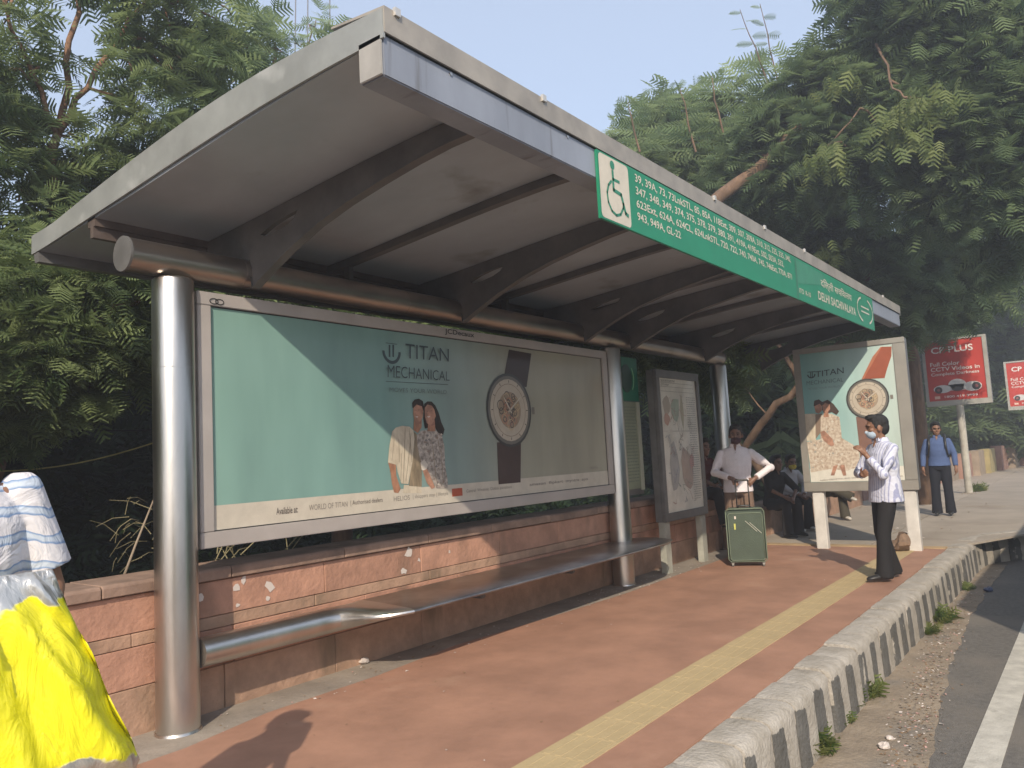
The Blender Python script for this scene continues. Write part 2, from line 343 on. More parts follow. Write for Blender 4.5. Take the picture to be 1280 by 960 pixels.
litter('litter', 1700, gl, RZ, .0125, [PAPER, PINK, DRY, GRIT, DRY, GRIT, GRIT], 'scattered paper scraps, petals and dry bits lying in the dusty gutter')
litter('wall_litter', 420, lambda: (random.choice([random.uniform(6.6, 9.8), random.uniform(2.6, 9.8)]), random.uniform(4.08, 4.5)), -.004, .011, [PAPER, PINK, DRY, PAPER, GRIT, DRY], 'white and brown scraps strewn along the foot of the wall')
litter('paving_litter', 130, lambda: (random.uniform(2, 14), random.uniform(1.9, 4.1)), 0, .009, [PAPER, DRY, DRY, GRIT], 'small pale scraps scattered thinly over the red paving')
litter('far_litter', 420, lambda: (random.uniform(12, 30), random.triangular(1.6, 6.2, 5.5)), 0, .03, [DRY, GRIT, PAPER, DRY], 'dry leaves and grit scattered over the grey sidewalk')
# ================================================================ FOLIAGE TOOLS
def frond_template(pairs, droop=.25):
    V = []; Fq = []
    def quad(a, b, wa, wb, side):
        a = np.array(a); b = np.array(b); d = b-a; n = np.array([-d[1], d[0], 0]); n = n/(np.linalg.norm(n)+1e-9)
        k = len(V); V.extend([a-n*wa, a+n*wa, b+n*wb, b-n*wb]); Fq.append((k, k+1, k+2, k+3))
    quad((0, 0, 0), (1, 0, -droop), .010, .006, 0)
    for i in range(pairs):
        t = (i+1.0)/(pairs+.6); l = .42*math.sin(math.pi*min(1, t*.80+.14))**.6; z = -droop*t*t; wv = .30/pairs
        for sd in (-1, 1): l2 = l*(.86+.28*((i*7+sd*3) % 5)/5); quad((t-.03, 0, z), (t+l2*.55, sd*l2, z-.22*l2*(1+.5*sd)), wv*.9, wv*.35, sd)
    return np.array(V, float), np.array(Fq, int)
TEMPL = {p: frond_template(p) for p in (3, 4, 5, 6, 8)}
def fronds(P, D, S, pairs=6, tint=None):
    """place leaf fronds: P positions, D directions, S sizes -> arrays"""
    TV, TF = TEMPL[pairs]; n = len(P); D = D/np.linalg.norm(D, axis=1)[:, None]
    up = np.array([0, 0, 1.0])+RNG.normal(0, .45, (n, 3)); Y = np.cross(up, D); Y /= np.linalg.norm(Y, axis=1)[:, None]+1e-9; Z = np.cross(D, Y)
    M = np.stack([D, Y, Z], 1)*S[:, None, None]
    W = np.einsum('vk,nkj->nvj', TV, M)+P[:, None, :]
    F_ = (TF[None]+(np.arange(n)*len(TV))[:, None, None]).reshape(-1, 4)
    t = RNG.random(n) if tint is None else tint
    return W.reshape(-1, 3), F_, np.repeat(t, len(TV))
def leaf_object(name, V, F_, T, m, parent=None):
    me = bpy.data.meshes.new(name); me.vertices.add(len(V)); me.vertices.foreach_set('co', V.astype(np.float32).ravel())
    me.loops.add(F_.size); me.loops.foreach_set('vertex_index', F_.ravel().astype(np.int32)); me.polygons.add(len(F_))
    me.polygons.foreach_set('loop_start', np.arange(0, F_.size, 4, dtype=np.int32)); me.polygons.foreach_set('loop_total', np.full(len(F_), 4, np.int32))
    a = me.attributes.new('tint', 'FLOAT', 'POINT'); a.data.foreach_set('value', T.astype(np.float32)); me.update(calc_edges=True); me.materials.append(m)
    o = bpy.data.objects.new(name, me); COL.objects.link(o)
    if parent: o.parent = parent
    return o
def spray(clumps, per, size, pairs, twig=.7, droop=.35, flat=.75, base_tint=.5):
    """twigs grow outward inside each clump and carry alternating fronds"""
    Ps = []; Ds = []; Ss = []; Ts = []
    for c, r, dens in clumps:
        c = np.array(c); n = max(3, int(per*dens)); k = 7
        u = RNG.normal(size=(n, 3)); u[:, 2] = u[:, 2]*.8+.25; u /= np.linalg.norm(u, axis=1)[:, None]
        rr = r*(RNG.random(n)**.6); st0 = c+u*rr[:, None]*np.array([1, 1, flat])*.8
        d = u+RNG.normal(0, .35, (n, 3)); d[:, 2] -= droop*.5; d /= np.linalg.norm(d, axis=1)[:, None]
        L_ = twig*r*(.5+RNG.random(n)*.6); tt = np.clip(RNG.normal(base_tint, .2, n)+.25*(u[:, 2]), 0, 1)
        side = np.cross(d, [0, 0, 1.0]); side /= np.linalg.norm(side, axis=1)[:, None]+1e-9
        for j in range(k):
            f = (j+.5)/k; P = st0+d*(L_*f)[:, None]; P[:, 2] -= droop*L_*f*f
            s = side*(1 if j % 2 else -1)*(1-f*.6)+d*(.35+f); s[:, 2] -= .15+droop*RNG.random(n)*.8
            Ps.append(P); Ds.append(s+RNG.normal(0, .22, (n, 3))); Ss.append(size*(.55+1.0*RNG.random(n)**1.6)); Ts.append(np.clip(tt+RNG.normal(0, .08, n), 0, 1))
    return fronds(np.concatenate(Ps), np.concatenate(Ds), np.concatenate(Ss), pairs, np.concatenate(Ts))
def branchy(m_, pts, r0, r1, n=7, wob=.05):
    pts = [Vector(p) for p in pts]; out = [pts[0]]
    for a, b in zip(pts, pts[1:]):
        for k in (1, 2, 3): q = a.lerp(b, k/3); out.append(q+Vector((random.uniform(-wob, wob), random.uniform(-wob, wob), random.uniform(-wob, wob)))*(1 if k < 3 else 0))
    rad = [r0+(r1-r0)*i/(len(out)-1) for i in range(len(out))]; m_.tube(out, rad, n); return m_
def tree(label, trunk_paths, clumps, per, size, pairs, leaf, bark=BARK, group='trees behind the bus stop', name='tree', twig=.7, limbs=True, droop=.35, base=None, tint=.5, flat=.75):
    b = Vector(base if base else trunk_paths[0][0][0]); r = empty(name, (0, 0, 0), 0, label, 'tree', group)
    m_ = MB()
    for pts, r0, r1 in trunk_paths: branchy(m_, pts, r0, r1)
    if limbs:
        tops = [p for pts, _, _ in trunk_paths for p in pts[1:]]
        for c, rr, dn in clumps:
            q = min(tops, key=lambda t: (Vector(t)-Vector(c)).length); branchy(m_, [q, Vector(q).lerp(Vector(c), .5)+Vector((0, 0, .1)), c], .035*max(.5, rr), .008, 5, .08)
    m_.build('trunk', bark, r, smooth=True)
    leaf_object('crown', *spray(clumps, per, size, pairs, twig, droop, flat, tint), leaf, r)
    return r
# ================================================================ BUS SHELTER
PY = 4.434; PZ = 2.652; PR = .121
sh = empty('bus_shelter', (0, 0, 0), 0, 'long stainless steel bus shelter with curved grey roof over the red platform', 'bus shelter')
for px_ in (2.544, 7.816, 10.968):
    m_ = MB(); m_.tube([(0, 0, -.02), (0, 0, PZ-.03), (0, 0, PZ-.012), (0, 0, PZ)], [PR, PR, PR-.004, PR-.018], 40)
    p = m_.build('pillar', STEEL, sh, smooth='auto', loc=(px_, PY, 0))
    MB().tube([(0, 0, -.01), (0, 0, .008)], [PR+.012, PR+.006], 32).build('foot_ring', STEEL, p, smooth='auto'); MB().tube([(0, 0, 2.1), (0, 0, 2.104)], PR+.0015, 40).build('collar', STEEL, p, smooth='auto')
    MB().box(-.03, -.006, PZ-.01, .03, .006, PZ+.10).build('bracket', STEELH, p)
TZ = 2.755; TR = .1
m_ = MB(); m_.tube([(2.25, PY, TZ), (11.05, PY, TZ)], TR, 36); m_.build('cross_tube', STEELH, sh, smooth='auto')
for xc in (2.235, 11.046): MB().tube([(xc, PY, TZ), (xc+.016, PY, TZ)], TR+.004, 36).build('end_cap', GREYM, sh, smooth='auto')
for x in (3.0, 4.5, 6.0, 7.7, 9.3): MB().tube([(x, PY, TZ), (x+.008, PY, TZ)], TR+.002, 30).build('weld_ring', STEELH, sh, smooth='auto')
# roof profile (y, z): ceiling curve
CP = [(2.30, 3.265), (3.1, 3.222), (3.6, 3.178), (4.1, 3.130), (4.6, 3.085), (5.1, 3.05), (5.66, 3.005)]
def ceil_z(y):
    for (a, za), (b, zb) in zip(CP, CP[1:]):
        if y <= b: return za+(zb-za)*(y-a)/(b-a)
    return CP[-1][1]
RX0, RX1 = 2.262, 12.742
RIBS = [3.057, 5.153, 7.145, 8.179, 10.306, 12.55]; THIN = [4.125, 6.15, 7.66, 9.25, 11.4]
cuts = sorted([RX0+.01]+RIBS+THIN+[RX1-.01])
def arc(x0, x1, y0, y1, off0, off1, n=18):   # slab following the ceiling curve
    m_ = MB(); rings = []
    for i in range(n+1):
        y = y0+(y1-y0)*i/n; z = smooth_z(y); rings.append([(x0, y, z+off0), (x1, y, z+off0), (x1, y, z+off1), (x0, y, z+off1)])
    m_.loft(rings); return m_
def smooth_z(y): return (ceil_z(y-.25 if y > 2.6 else y)+ceil_z(y)*2+ceil_z(min(5.66, y+.25)))/4
for a, b in zip(cuts, cuts[1:]): arc(a+.002, b-.002, 2.31, 5.62, 0, .03).build('roof_panel', CEIL, sh, smooth='auto')
arc(RX0, RX1, 2.30, 5.63, .045, .075).build('roof_sheet', FLASH, sh, smooth='auto')
for x0, x1 in ((RX0-.006, RX0+.006), (RX1-.006, RX1+.006)):   # side flashing: narrow at the front, deeper at the back
    m_ = MB(); rings = []
    for i in range(21):
        f = i/20; y = 2.268+(5.70-2.268)*f; z = smooth_z(max(2.3, min(5.64, y)))
        top = z+.125+.075*math.sin(math.pi*min(1, f*1.1))-.0*f; bot = z-.005+.02*math.sin(math.pi*f)
        rings.append([(x0, y, bot), (x1, y, bot), (x1, y, top), (x0, y, top)])
    m_.loft(rings).build('side_flashing', FLASH, sh, smooth='auto')
MB().prism([(2.264, 3.282), (2.274, 3.282), (2.282, 3.386), (2.60, 3.42), (2.60, 3.43), (2.262, 3.398)], 0, RX0, RX1).build('front_flashing', FLASHF, sh)
MB().prism([(5.60, 2.94), (5.66, 2.94), (5.70, 3.09), (5.62, 3.11)], 0, RX0, RX1).build('rear_gutter', GREYM, sh)
# hollow front beam
MB().box(RX0+.004, 2.282, 3.096, RX1-.004, 2.425, 3.281).build('front_beam', BEAM, sh, bevel=.006)
MB().box(RX0-.006, 2.284, 3.10, RX0+.004, 2.422, 3.277).build('beam_end_plate', mat('pale_end_plate', (.40, .385, .36), .5, .2, .2, 6), sh, bevel=.003)
MB().box(RX0+.012, 4.84, 3.02, RX1-.03, 4.93, 3.085).box(RX0+.012, 4.86, 2.95, RX1-.03, 4.90, 3.02).build('rear_purlin', mat('rust_stained_purlin', (.15, .115, .10), .5, .2, .4, 5), sh)
for x in np.arange(2.7, 12.6, 1.0):
    MB().tube([(x, 2.284, 3.262), (x, 2.276, 3.262)], .009, 8).build('bolt', STEEL, sh)
def arm(x, t=.034):
    for (y, z) in ((2.47, 3.18), (2.52, 3.18), (4.37, 2.83), (4.37, 2.76)): MB().tube([(x-t/2-.008, y, z), (x-t/2+.001, y, z)], .011, 8).build('bolt', STEELH, sh)
    top = [(y, smooth_z(y)-.004) for y in np.linspace(2.425, 4.84, 16)]
    bot = [(4.86, 2.95), (4.60, 2.88), (4.40, 2.85), (4.345, 2.77), (4.33, 2.655), (4.18, 2.73), (3.95, 2.83), (3.674, 2.93), (3.4, 3.00), (3.113, 3.055), (2.85, 3.098), (2.62, 3.125), (2.425, 3.135)]
    hole = []
    h = [(3.86, 3.062), (4.0, 3.045), (4.12, 3.022), (4.24, 2.985), (4.20, 2.965), (4.10, 2.968), (3.98, 2.99), (3.90, 3.02)]
    MB().prism([tuple(p) for p in top]+bot, 0, x-t/2, x+t/2, holes=[h]).build('roof_arm', RIBM, sh, bevel=0)
    m_ = MB()                                          # bottom flange that closes the arm
    rings = []
    for (y, z) in bot[3:][::-1]: rings.append([(x-.032, y, z-.009), (x+.032, y, z-.009), (x+.032, y, z-.001), (x-.032, y, z-.001)])
    m_.loft(rings).build('arm_flange', RIBM, sh)
for x in RIBS: arm(x)
for x in THIN:
    arc(x-.032, x+.032, 2.425, 4.84, -.058, -.003).build('roof_rib', RIBM, sh, smooth='auto')
    MB().box(x-.02, 4.60, TZ+.0, x+.02, 4.66, 3.03).box(x-.02, 4.47, TZ+.05, x+.02, 4.64, TZ+.09).build('rib_post', RIBM, sh)
for p in ((494, 27), (678, 134), (892, 255), (955, 292), (1005, 322), (1103, 374)):
    q = at(*p, 1, 2.27); MB().box(q.x-.016, 2.25, 3.376, q.x+.016, 2.268, 3.412).build('clip', mat('clip_metal', (.6, .58, .54), .4, .5), sh)
# ---------------------------------------------------------------- route sign on the beam
GREEN = mat('sign_green', (.012, .235, .125), .5, 0, .12, 3, dirt=((.05, .24, .16), 2, .66)); CREAM = (.62, .56, .45)
sg = empty('route_sign', (0, 0, 0), 0, 'long green bus route sign with wheelchair symbol fixed along the roof beam', 'sign')
SY = 2.262
sx0, sx1 = at(746, 192, 1, SY).x, at(1090, 374, 1, SY).x
SZ0, SZ1 = 2.848, 3.272
MB().box(sx0, SY, SZ0, sx1, SY+.018, SZ1).build('sign_plate', GREEN, sg, bevel=.002)
def sfn(px, py): return at(px, py, 1, SY)
B = Board(sfn, (0, -1, 0)); X = Vector((1, 0, 0))
def rect_uz(u0, z0, u1, z1, r=.03, n=4):
    pts = []
    for cx, cz, a in ((u1-r, z1-r, 0), (u0+r, z1-r, 90), (u0+r, z0+r, 180), (u1-r, z0+r, 270)):
        for k in range(n+1): t = math.radians(a+90*k/n); pts.append((cx+r*math.cos(t), cz+r*math.sin(t)))
    return pts
ix1 = at(787, 250, 1, SY).x
B.poly([(u, SY, z) for u, z in rect_uz(sx0+.012, SZ0+.012, ix1, SZ1-.012)], CREAM, px=False)
# wheelchair symbol in icon space (0..1)
iw = ix1-sx0; ih = SZ1-SZ0
def I(u, v): return Vector((sx0+iw*u, SY, SZ0+ih*v))
B.k += 1
G2 = (.015, .21, .11)
def istroke(pts, wd, col=G2):
    for a, b in zip(pts, pts[1:]):
        a = I(*a); b = I(*b); d = (b-a).normalized(); n = Vector((-d.z, 0, d.x))*wd/2; a -= d*wd*.3; b += d*wd*.3
        B.poly([a+n, a-n, b-n, b+n], col, px=False, z=4)
B.poly([I(.46, .87)+Vector((math.cos(t)*.028, 0, math.sin(t)*.028)) for t in np.linspace(0, 6.28, 16)[:-1]], G2, px=False, z=4)
istroke([(.46, .78), (.46, .50), (.70, .48), (.82, .22), (.90, .20)], .024)
istroke([(.46, .66), (.66, .66)], .018)
istroke([(.40, .62), (.30, .54), (.24, .42), (.26, .28), (.36, .17), (.50, .13), (.64, .17), (.74, .28), (.76, .36)], .017)
WHT = (.66, .60, .48); B.mi(WHT)
def line(s, x0, x1, zc, h, bold=.012):
    q = [(x0, zc-h/2), (x1, zc-h/2), (x1, zc+h/2), (x0, zc+h/2)]
    v, f = text_mesh(s, bold); B.k += 1; off = Vector((0, -.0024, 0))
    mb = MB(); mb.add([Vector((x0+(x1-x0)*a, SY, zc-h/2+h*b))+off for a, b in v], f); mb.build('lettering', B.mats[B.mi(WHT)], sg)
tx = at(794, 235, 1, SY).x; e1 = at(988, 325, 1, SY).x; e2 = at(980, 338, 1, SY).x; e3 = at(990, 352, 1, SY).x; e4 = at(851, 300, 1, SY).x
line('39, 39A, 73, 73LnkSTL, 85, 85A, 118Ext, 309, 307, 309A, 310, 312, 325, 335, 340,', tx, e1, 3.212, .062)
line('347, 348, 349, 374, 375, 378, 379, 380, 391, 419A, 419Ext, 502, 503A, 533,', tx, e2, 3.128, .062)
line('623Ext, 624A, 624CL, 624LnkSTL, 720, 722, 740, 740A, 745, 746Ext, 770A, 871', tx, e3, 3.042, .062)
line('943, 949A, GL-22', tx, e4, 2.957, .062)
d0 = at(995, 350, 1, SY).x
B.poly([(d0, SY, SZ0+.01), (d0+.045, SY, SZ0+.01), (d0+.045, SY, SZ1-.01), (d0, SY, SZ1-.01)], (.05, .20, .125), px=False, z=1)
B.poly([(d0+.05, SY, SZ0+.16), (d0+1.15, SY, SZ0+.30), (d0+1.0, SY, SZ1-.03), (d0+.05, SY, SZ1-.02)], (.05, .26, .16), px=False, z=1)
h0, h1 = at(1026, 357, 1, SY).x, at(1064, 370, 1, SY).x; g0, g1 = at(1024, 385, 1, SY).x, at(1070, 395, 1, SY).x
line('दिल्ली सचिवालय', h0, h1, 3.135, .125, .01); line('DELHI SACHIVALAYA', g0, g1, 2.985, .095, .02)
line('ITO  R-10', at(1000, 375, 1, SY).x, at(1014, 378, 1, SY).x, 2.945, .05)
lc = at(1081, 388, 1, SY); lr = .15
for k in (0, 1):
    pts = [Vector((lc.x+(1 if k else -1)*(.34*math.cos(t)+.05), SY, 3.06+(1 if k else -1)*.155*math.sin(t))) for t in np.linspace(-1.2, 1.25, 9)]
    for a, b in zip(pts, pts[1:]):
        d = (b-a).normalized(); n = Vector((-d.z, 0, d.x))*.012; B.poly([a+n, a-n, b-n, b+n], WHT, px=False, z=5)
for dz_ in (-.03, .03): B.poly([(lc.x-.20, SY, 3.055+dz_), (lc.x+.20, SY, 3.055+dz_), (lc.x+.20, SY, 3.073+dz_), (lc.x-.20, SY, 3.073+dz_)], WHT, px=False, z=5)
B.done('sign_print', sg)
# ================================================================ BILLBOARD
def poster_mat(name, stops, lo, hi, axis=0):
    m = bpy.data.materials.new(name); m.use_nodes = True; N = m.node_tree.nodes; L = m.node_tree.links; b = N['Principled BSDF']
    b.inputs['Roughness'].default_value = .55; b.inputs['Coat Weight'].default_value = .35; b.inputs['Coat Roughness'].default_value = .12
    tc = N.new('ShaderNodeTexCoord'); sp = N.new('ShaderNodeSeparateXYZ'); mr = N.new('ShaderNodeMapRange'); mr.inputs[1].default_value = lo; mr.inputs[2].default_value = hi
    L.new(tc.outputs['Object'], sp.inputs[0]); L.new(sp.outputs[axis], mr.inputs[0]); r = N.new('ShaderNodeValToRGB')
    while len(r.color_ramp.elements) < len(stops): r.color_ramp.elements.new(.5)
    for e, (p, c) in zip(r.color_ramp.elements, stops): e.position = p; e.color = tuple(c)+(1,)
    n = N.new('ShaderNodeTexNoise'); n.inputs['Scale'].default_value = 1.3; n.inputs['Detail'].default_value = 6; mp = N.new('ShaderNodeMapping'); mp.inputs['Scale'].default_value = (2.5, 2.5, .6)
    L.new(tc.outputs['Object'], mp.inputs[0]); L.new(mp.outputs[0], n.inputs['Vector']); r2 = N.new('ShaderNodeValToRGB'); r2.color_ramp.elements[0].position = .3; r2.color_ramp.elements[1].position = .7
    r2.color_ramp.elements[0].color = (.82, .82, .82, 1); r2.color_ramp.elements[1].color = (1.06, 1.05, 1.03, 1)
    mm = N.new('ShaderNodeMixRGB'); mm.blend_type = 'MULTIPLY'; mm.inputs[0].default_value = 1
    L.new(mr.outputs[0], r.inputs[0]); L.new(n.outputs[0], r2.inputs[0]); L.new(r.outputs[0], mm.inputs[1]); L.new(r2.outputs[0], mm.inputs[2]); L.new(mm.outputs[0], b.inputs['Base Color']); return m
bb = empty('billboard', (0, 0, 0), 0, 'wide watch advertisement billboard in grey frame between the first two shelter pillars', 'billboard')
BY = 4.40; bx0, bx1, bz0, bz1 = 2.676, 7.668, 1.012, 2.594; fw = .088
ifn = lambda px, py: at(px, py, 1, BY)
it, ib_ = .085, .098
for nm, bx in (('top', (bx0, bz1-it, bx1, bz1)), ('bottom', (bx0, bz0, bx1, bz0+ib_)), ('l', (bx0, bz0+ib_, bx0+.094, bz1-it)), ('r', (bx1-.105, bz0+ib_, bx1, bz1-it))):
    MB().box(bx[0]+.001, BY-.012, bx[1]+.001, bx[2]-.001, BY+.12, bx[3]-.001).build('frame_rail', FRAME, bb, bevel=.004)
PX0, PX1, PZ0, PZ1 = bx0+.094, bx1-.105, bz0+ib_, bz1-it
PM = poster_mat('poster_sky', [(0, (.22, .38, .335)), (.30, (.20, .36, .34)), (.50, (.27, .35, .33)), (.66, (.34, .34, .27)), (1, (.38, .36, .28))], PX0, PX1)
MB().box(PX0, BY+.008, PZ0, PX1, BY+.03, PZ1).build('poster', PM, bb)
MB().box(bx0+.02, BY+.09, bz0+.02, bx1-.02, BY+.118, bz1-.02).build('back_panel', FRAMED, bb)
MB().box(PX0, BY+.004, PZ0, PX0+.006, BY+.007, PZ1).box(PX1-.006, BY+.004, PZ0, PX1, BY+.007, PZ1).box(PX0, BY+.004, PZ0, PX1, BY+.007, PZ0+.006).box(PX0, BY+.004, PZ1-.007, PX1, BY+.007, PZ1).build('gasket', BLACK, bb)
PY_ = BY+.0075
def bfn(px, py): return at(px, py, 1, PY_)
B = Board(bfn, (0, -1, 0))
def C(x, y): return (460+x/4.364, 420+y/4.364)
def cp(pts, col, z): B.poly([C(*p) for p in pts], col, z=z)
INK = (.035, .06, .07); B.mi(INK)
# pale strip along the foot of the poster
B.poly([(PX0+.006, PY_, PZ0+.006), (PX1-.006, PY_, PZ0+.006), (PX1-.006, PY_, PZ0+.155), (PX0+.006, PY_, PZ0+.155)], (.60, .55, .46), px=False, z=1)
SKN = mat('printed_skin_shade', (.46, .23, .14), .5, 0, .4, 22, coat=.25, stretch=(1, 1, .5)); SKN2 = mat('printed_skin', (.52, .28, .19), .5, 0, .45, 16, coat=.25, detail=3)
CRM = mat('printed_cream_cloth', (.66, .59, .46), .5, 0, 0, 9, coat=.25, col2=(.48, .41, .31), stretch=(1.5, 1.5, .7), detail=4); FLO = mat('printed_floral_cloth', (.56, .50, .44), .5, 0, 0, 34, coat=.25, col2=(.20, .17, .15), detail=6); TEE = mat('printed_taupe_cloth', (.34, .27, .18), .5, 0, .5, 9, coat=.25, stretch=(2, 2, .6)); DKH = mat('printed_dark_hair', (.055, .035, .025), .5, 0, .8, 30, coat=.25, stretch=(2, 2, .5))
cp([(195, 812), (290, 818), (292, 858), (190, 856)], CRM, 2)
cp([(245, 520), (264, 535), (292, 640), (292, 823), (222, 818), (236, 690)], TEE, 3)
cp([(130, 522), (150, 500), (185, 490), (225, 495), (246, 515), (252, 560), (240, 690), (218, 808), (180, 804), (160, 740), (150, 690), (162, 600)], CRM, 4)
cp([(130, 522), (115, 600), (107, 690), (150, 702), (165, 640), (170, 560), (150, 500)], CRM, 5)
cp([(108, 688), (150, 700), (152, 760), (165, 800), (176, 835), (163, 857), (140, 853), (128, 800), (122, 750)], SKN, 4.5)
cp([(250, 455), (292, 450), (290, 500), (270, 530), (246, 512)], SKN, 5)
cp([(245, 385), (262, 370), (292, 376), (300, 415), (296, 445), (282, 468), (262, 472), (250, 455), (244, 425)], SKN2, 6)
cp([(240, 392), (238, 365), (252, 347), (275, 342), (297, 356), (303, 385), (300, 412), (292, 384), (262, 374), (246, 392)], DKH, 7)
cp([(305, 370), (322, 357), (345, 358), (366, 380), (384, 420), (398, 470), (416, 510), (408, 540), (395, 548), (375, 520), (350, 470), (330, 500), (308, 505), (300, 450)], DKH, 5)
cp([(327, 465), (362, 460), (366, 520), (322, 520)], SKN, 5.5)
cp([(308, 392), (322, 374), (346, 380), (360, 402), (368, 436), (356, 468), (338, 490), (318, 474), (308, 440)], SKN2, 6)
cp([(265, 540), (290, 516), (330, 512), (372, 518), (402, 548), (414, 600), (418, 700), (434, 800), (432, 832), (372, 832), (342, 770), (300, 720), (280, 660), (268, 600)], FLO, 5.2)
rr_ = random.Random(3)
for (x0, y0, x1, y1, w_) in ((200, 500, 190, 800, 3), (232, 530, 205, 790, 3), (165, 560, 168, 690, 3), (222, 500, 236, 690, 2.5), (140, 560, 128, 680, 2.5), (262, 560, 258, 810, 2.5), (180, 640, 176, 790, 2.5), (345, 560, 372, 800, 2.5), (395, 600, 408, 810, 2.5), (375, 540, 392, 640, 2)):
    cp([(x0-w_*.3, y0), (x0+w_*.4, y0), ((x0+x1)/2+w_, (y0+y1)/2), (x1+w_*.4, y1), (x1-w_*.3, y1), ((x0+x1)/2-w_*.3, (y0+y1)/2+8)], (.30, .24, .17), 6.4)
cp([(250, 462), (292, 452), (288, 478), (254, 486)], (.30, .15, .10), 5.2); cp([(330, 470), (360, 462), (362, 486), (332, 492)], (.32, .16, .11), 5.7)
for i in range(70):
    x = rr_.uniform(285, 415); y = rr_.uniform(525, 820)
    if x < 290+(y-520)*.25 or x > 402+(y-540)*.09: continue
    s = rr_.uniform(4, 9); cp([(x-s, y), (x, y-s), (x+s, y), (x, y+s*.8)], rr_.choice([(.62, .56, .48), (.22, .2, .19), (.3, .22, .18)]), 6.2)
cp([(284, 690), (305, 674), (326, 702), (312, 742), (290, 730)], (.66, .60, .52), 6.6)
cp([(296, 735), (320, 725), (345, 780), (364, 825), (345, 835), (318, 800)], SKN2, 6.8)
for k, q in enumerate([(252, 405), (268, 403)]): cp([(q[0], q[1]), (q[0]+8, q[1]-2), (q[0]+8, q[1]+2)], (.05, .03, .03), 8)
cp([(254, 440), (272, 438), (266, 446)], (.7, .6, .55), 8); cp([(318, 440), (338, 436), (330, 446)], (.7, .6, .55), 8)
for q in [(316, 410), (336, 408)]: cp([(q[0], q[1]), (q[0]+9, q[1]-1), (q[0]+8, q[1]+3)], (.05, .03, .03), 8)
# watch print
wc = B.fn(636.5, 512); zt = B.fn(637, 467).z; zb = B.fn(637, 559).z; wr = (zt-zb)/2; wc = Vector((B.fn(636.5, 512).x, PY_, (zt+zb)/2))
DK = (.045, .025, .022); B.k = 1
B.poly([(636, 437), (664, 442), (658, 484), (628, 480)], DK, z=2); B.poly([(621, 553), (651, 552), (650.5, 603), (623, 605.5)], (.065, .038, .032), z=2)
B.k = 4
def watch(B, c, r, U):
    B.k = 5; B.disc(c, r, r, U, (.05, .05, .048)); B.disc(c, r*.93, r*.93, U, (.16, .15, .13)); B.disc(c, r*.84, r*.84, U, (.52, .46, .37)); B.ring(c, r*.70, r*.72, U, (.30, .24, .18)); B.disc(c, r*.5, r*.5, U, (.36, .28, .20))
    k0 = B.k; R_ = random.Random(5)
    for i in range(34):
        B.k = k0+i % 4; a = R_.uniform(0, 6.28); d = R_.uniform(.08, .42)*r; cc = Vector(c)+U*d*math.cos(a)+Vector((0, 0, d*math.sin(a)))
        q_ = r*R_.uniform(.05, .14); B.ring(cc, q_, q_+r*.022, U, R_.choice([(.5, .22, .14), (.12, .10, .09), (.55, .42, .25), (.08, .08, .08)]), 14)
    for i in range(12):
        a = math.pi*i/6; d = U*math.cos(a)+Vector((0, 0, math.sin(a))); n = U*-math.sin(a)+Vector((0, 0, math.cos(a))); c0 = Vector(c)+d*r*.74; c1 = Vector(c)+d*r*.81
        B.poly([c0-n*r*.012, c0+n*r*.012, c1+n*r*.012, c1-n*r*.012], (.08, .07, .06), px=False, z=k0+5)
    for a, l in ((.62, .62), (2.2, .42)):
        d = U*math.cos(a)+Vector((0, 0, math.sin(a))); n = U*-math.sin(a)+Vector((0, 0, math.cos(a))); c0 = Vector(c)-d*r*.1; c1 = Vector(c)+d*r*l
        B.poly([c0-n*r*.03, c0+n*r*.03, c1+n*r*.012, c1-n*r*.012], (.6, .55, .45), px=False, z=k0+7)
    cr = Vector(c)+U*r*1.04; B.poly([cr+Vector((0, 0, -r*.1)), cr+U*r*.13+Vector((0, 0, -r*.1)), cr+U*r*.13+Vector((0, 0, r*.1)), cr+Vector((0, 0, r*.1))], (.2, .18, .15), px=False, z=3)
watch(B, wc, wr, X)
INKM = INK
B.text('TITAN', [C(196, 122), C(432, 140), C(432, 72), C(196, 42)], INK, bb, -.004)
B.text('MECHANICAL', [C(98, 226), C(436, 246), C(436, 196), C(98, 158)], INK, bb, -.008)
B.text('MOVES YOUR WORLD', [C(108, 305), C(420, 318), C(420, 296), C(108, 281)], (.12, .17, .17), bb, -.006)
for (a, b) in (((96, 36), (158, 44)), ((96, 246), (436, 264))): B.poly([C(a[0], a[1]), C(b[0], b[1]), C(b[0], b[1]+3), C(a[0], a[1]+3)], INK, z=2)
for x0_ in (112, 132): B.poly([C(x0_, 48), C(x0_+9, 49), C(x0_+9, 116), C(x0_, 113)], INK, z=2)
lg = B.fn(*C(127, 84)); B.k = 3; B.ring((lg.x, PY_, lg.z), .075, .10, X, INK, 16, math.pi, 2*math.pi)
# small print at the foot and the maker's plate on the frame
sm = (.26, .23, .20); B.mi(sm)
def small(s, x0, x1, z0, z1, col=sm, bold=.0):
    v, f = text_mesh(s, bold); mb = MB(); mb.add([Vector((x0+(x1-x0)*a, PY_-.0032, z0+(z1-z0)*b)) for a, b in v], f); mb.build('lettering', B.mats[B.mi(col)], bb)
q0 = lambda p: B.fn(*p).x
zc = PZ0+.085
small('Available at:  ', q0((345, 640)), q0((372, 637)), zc-.025, zc+.02, (.12, .10, .09), .01); small('WORLD OF TITAN', q0((386, 636)), q0((434, 632)), zc-.02, zc+.018); small('| Authorised dealers', q0((438, 632)), q0((478, 628)), zc-.022, zc+.02, (.12, .1, .09))
small('HELIOS', q0((492, 627)), q0((512, 625)), zc-.018, zc+.018); small('| shoppers stop | lifestyle', q0((516, 624)), q0((560, 621)), zc-.02, zc+.018)
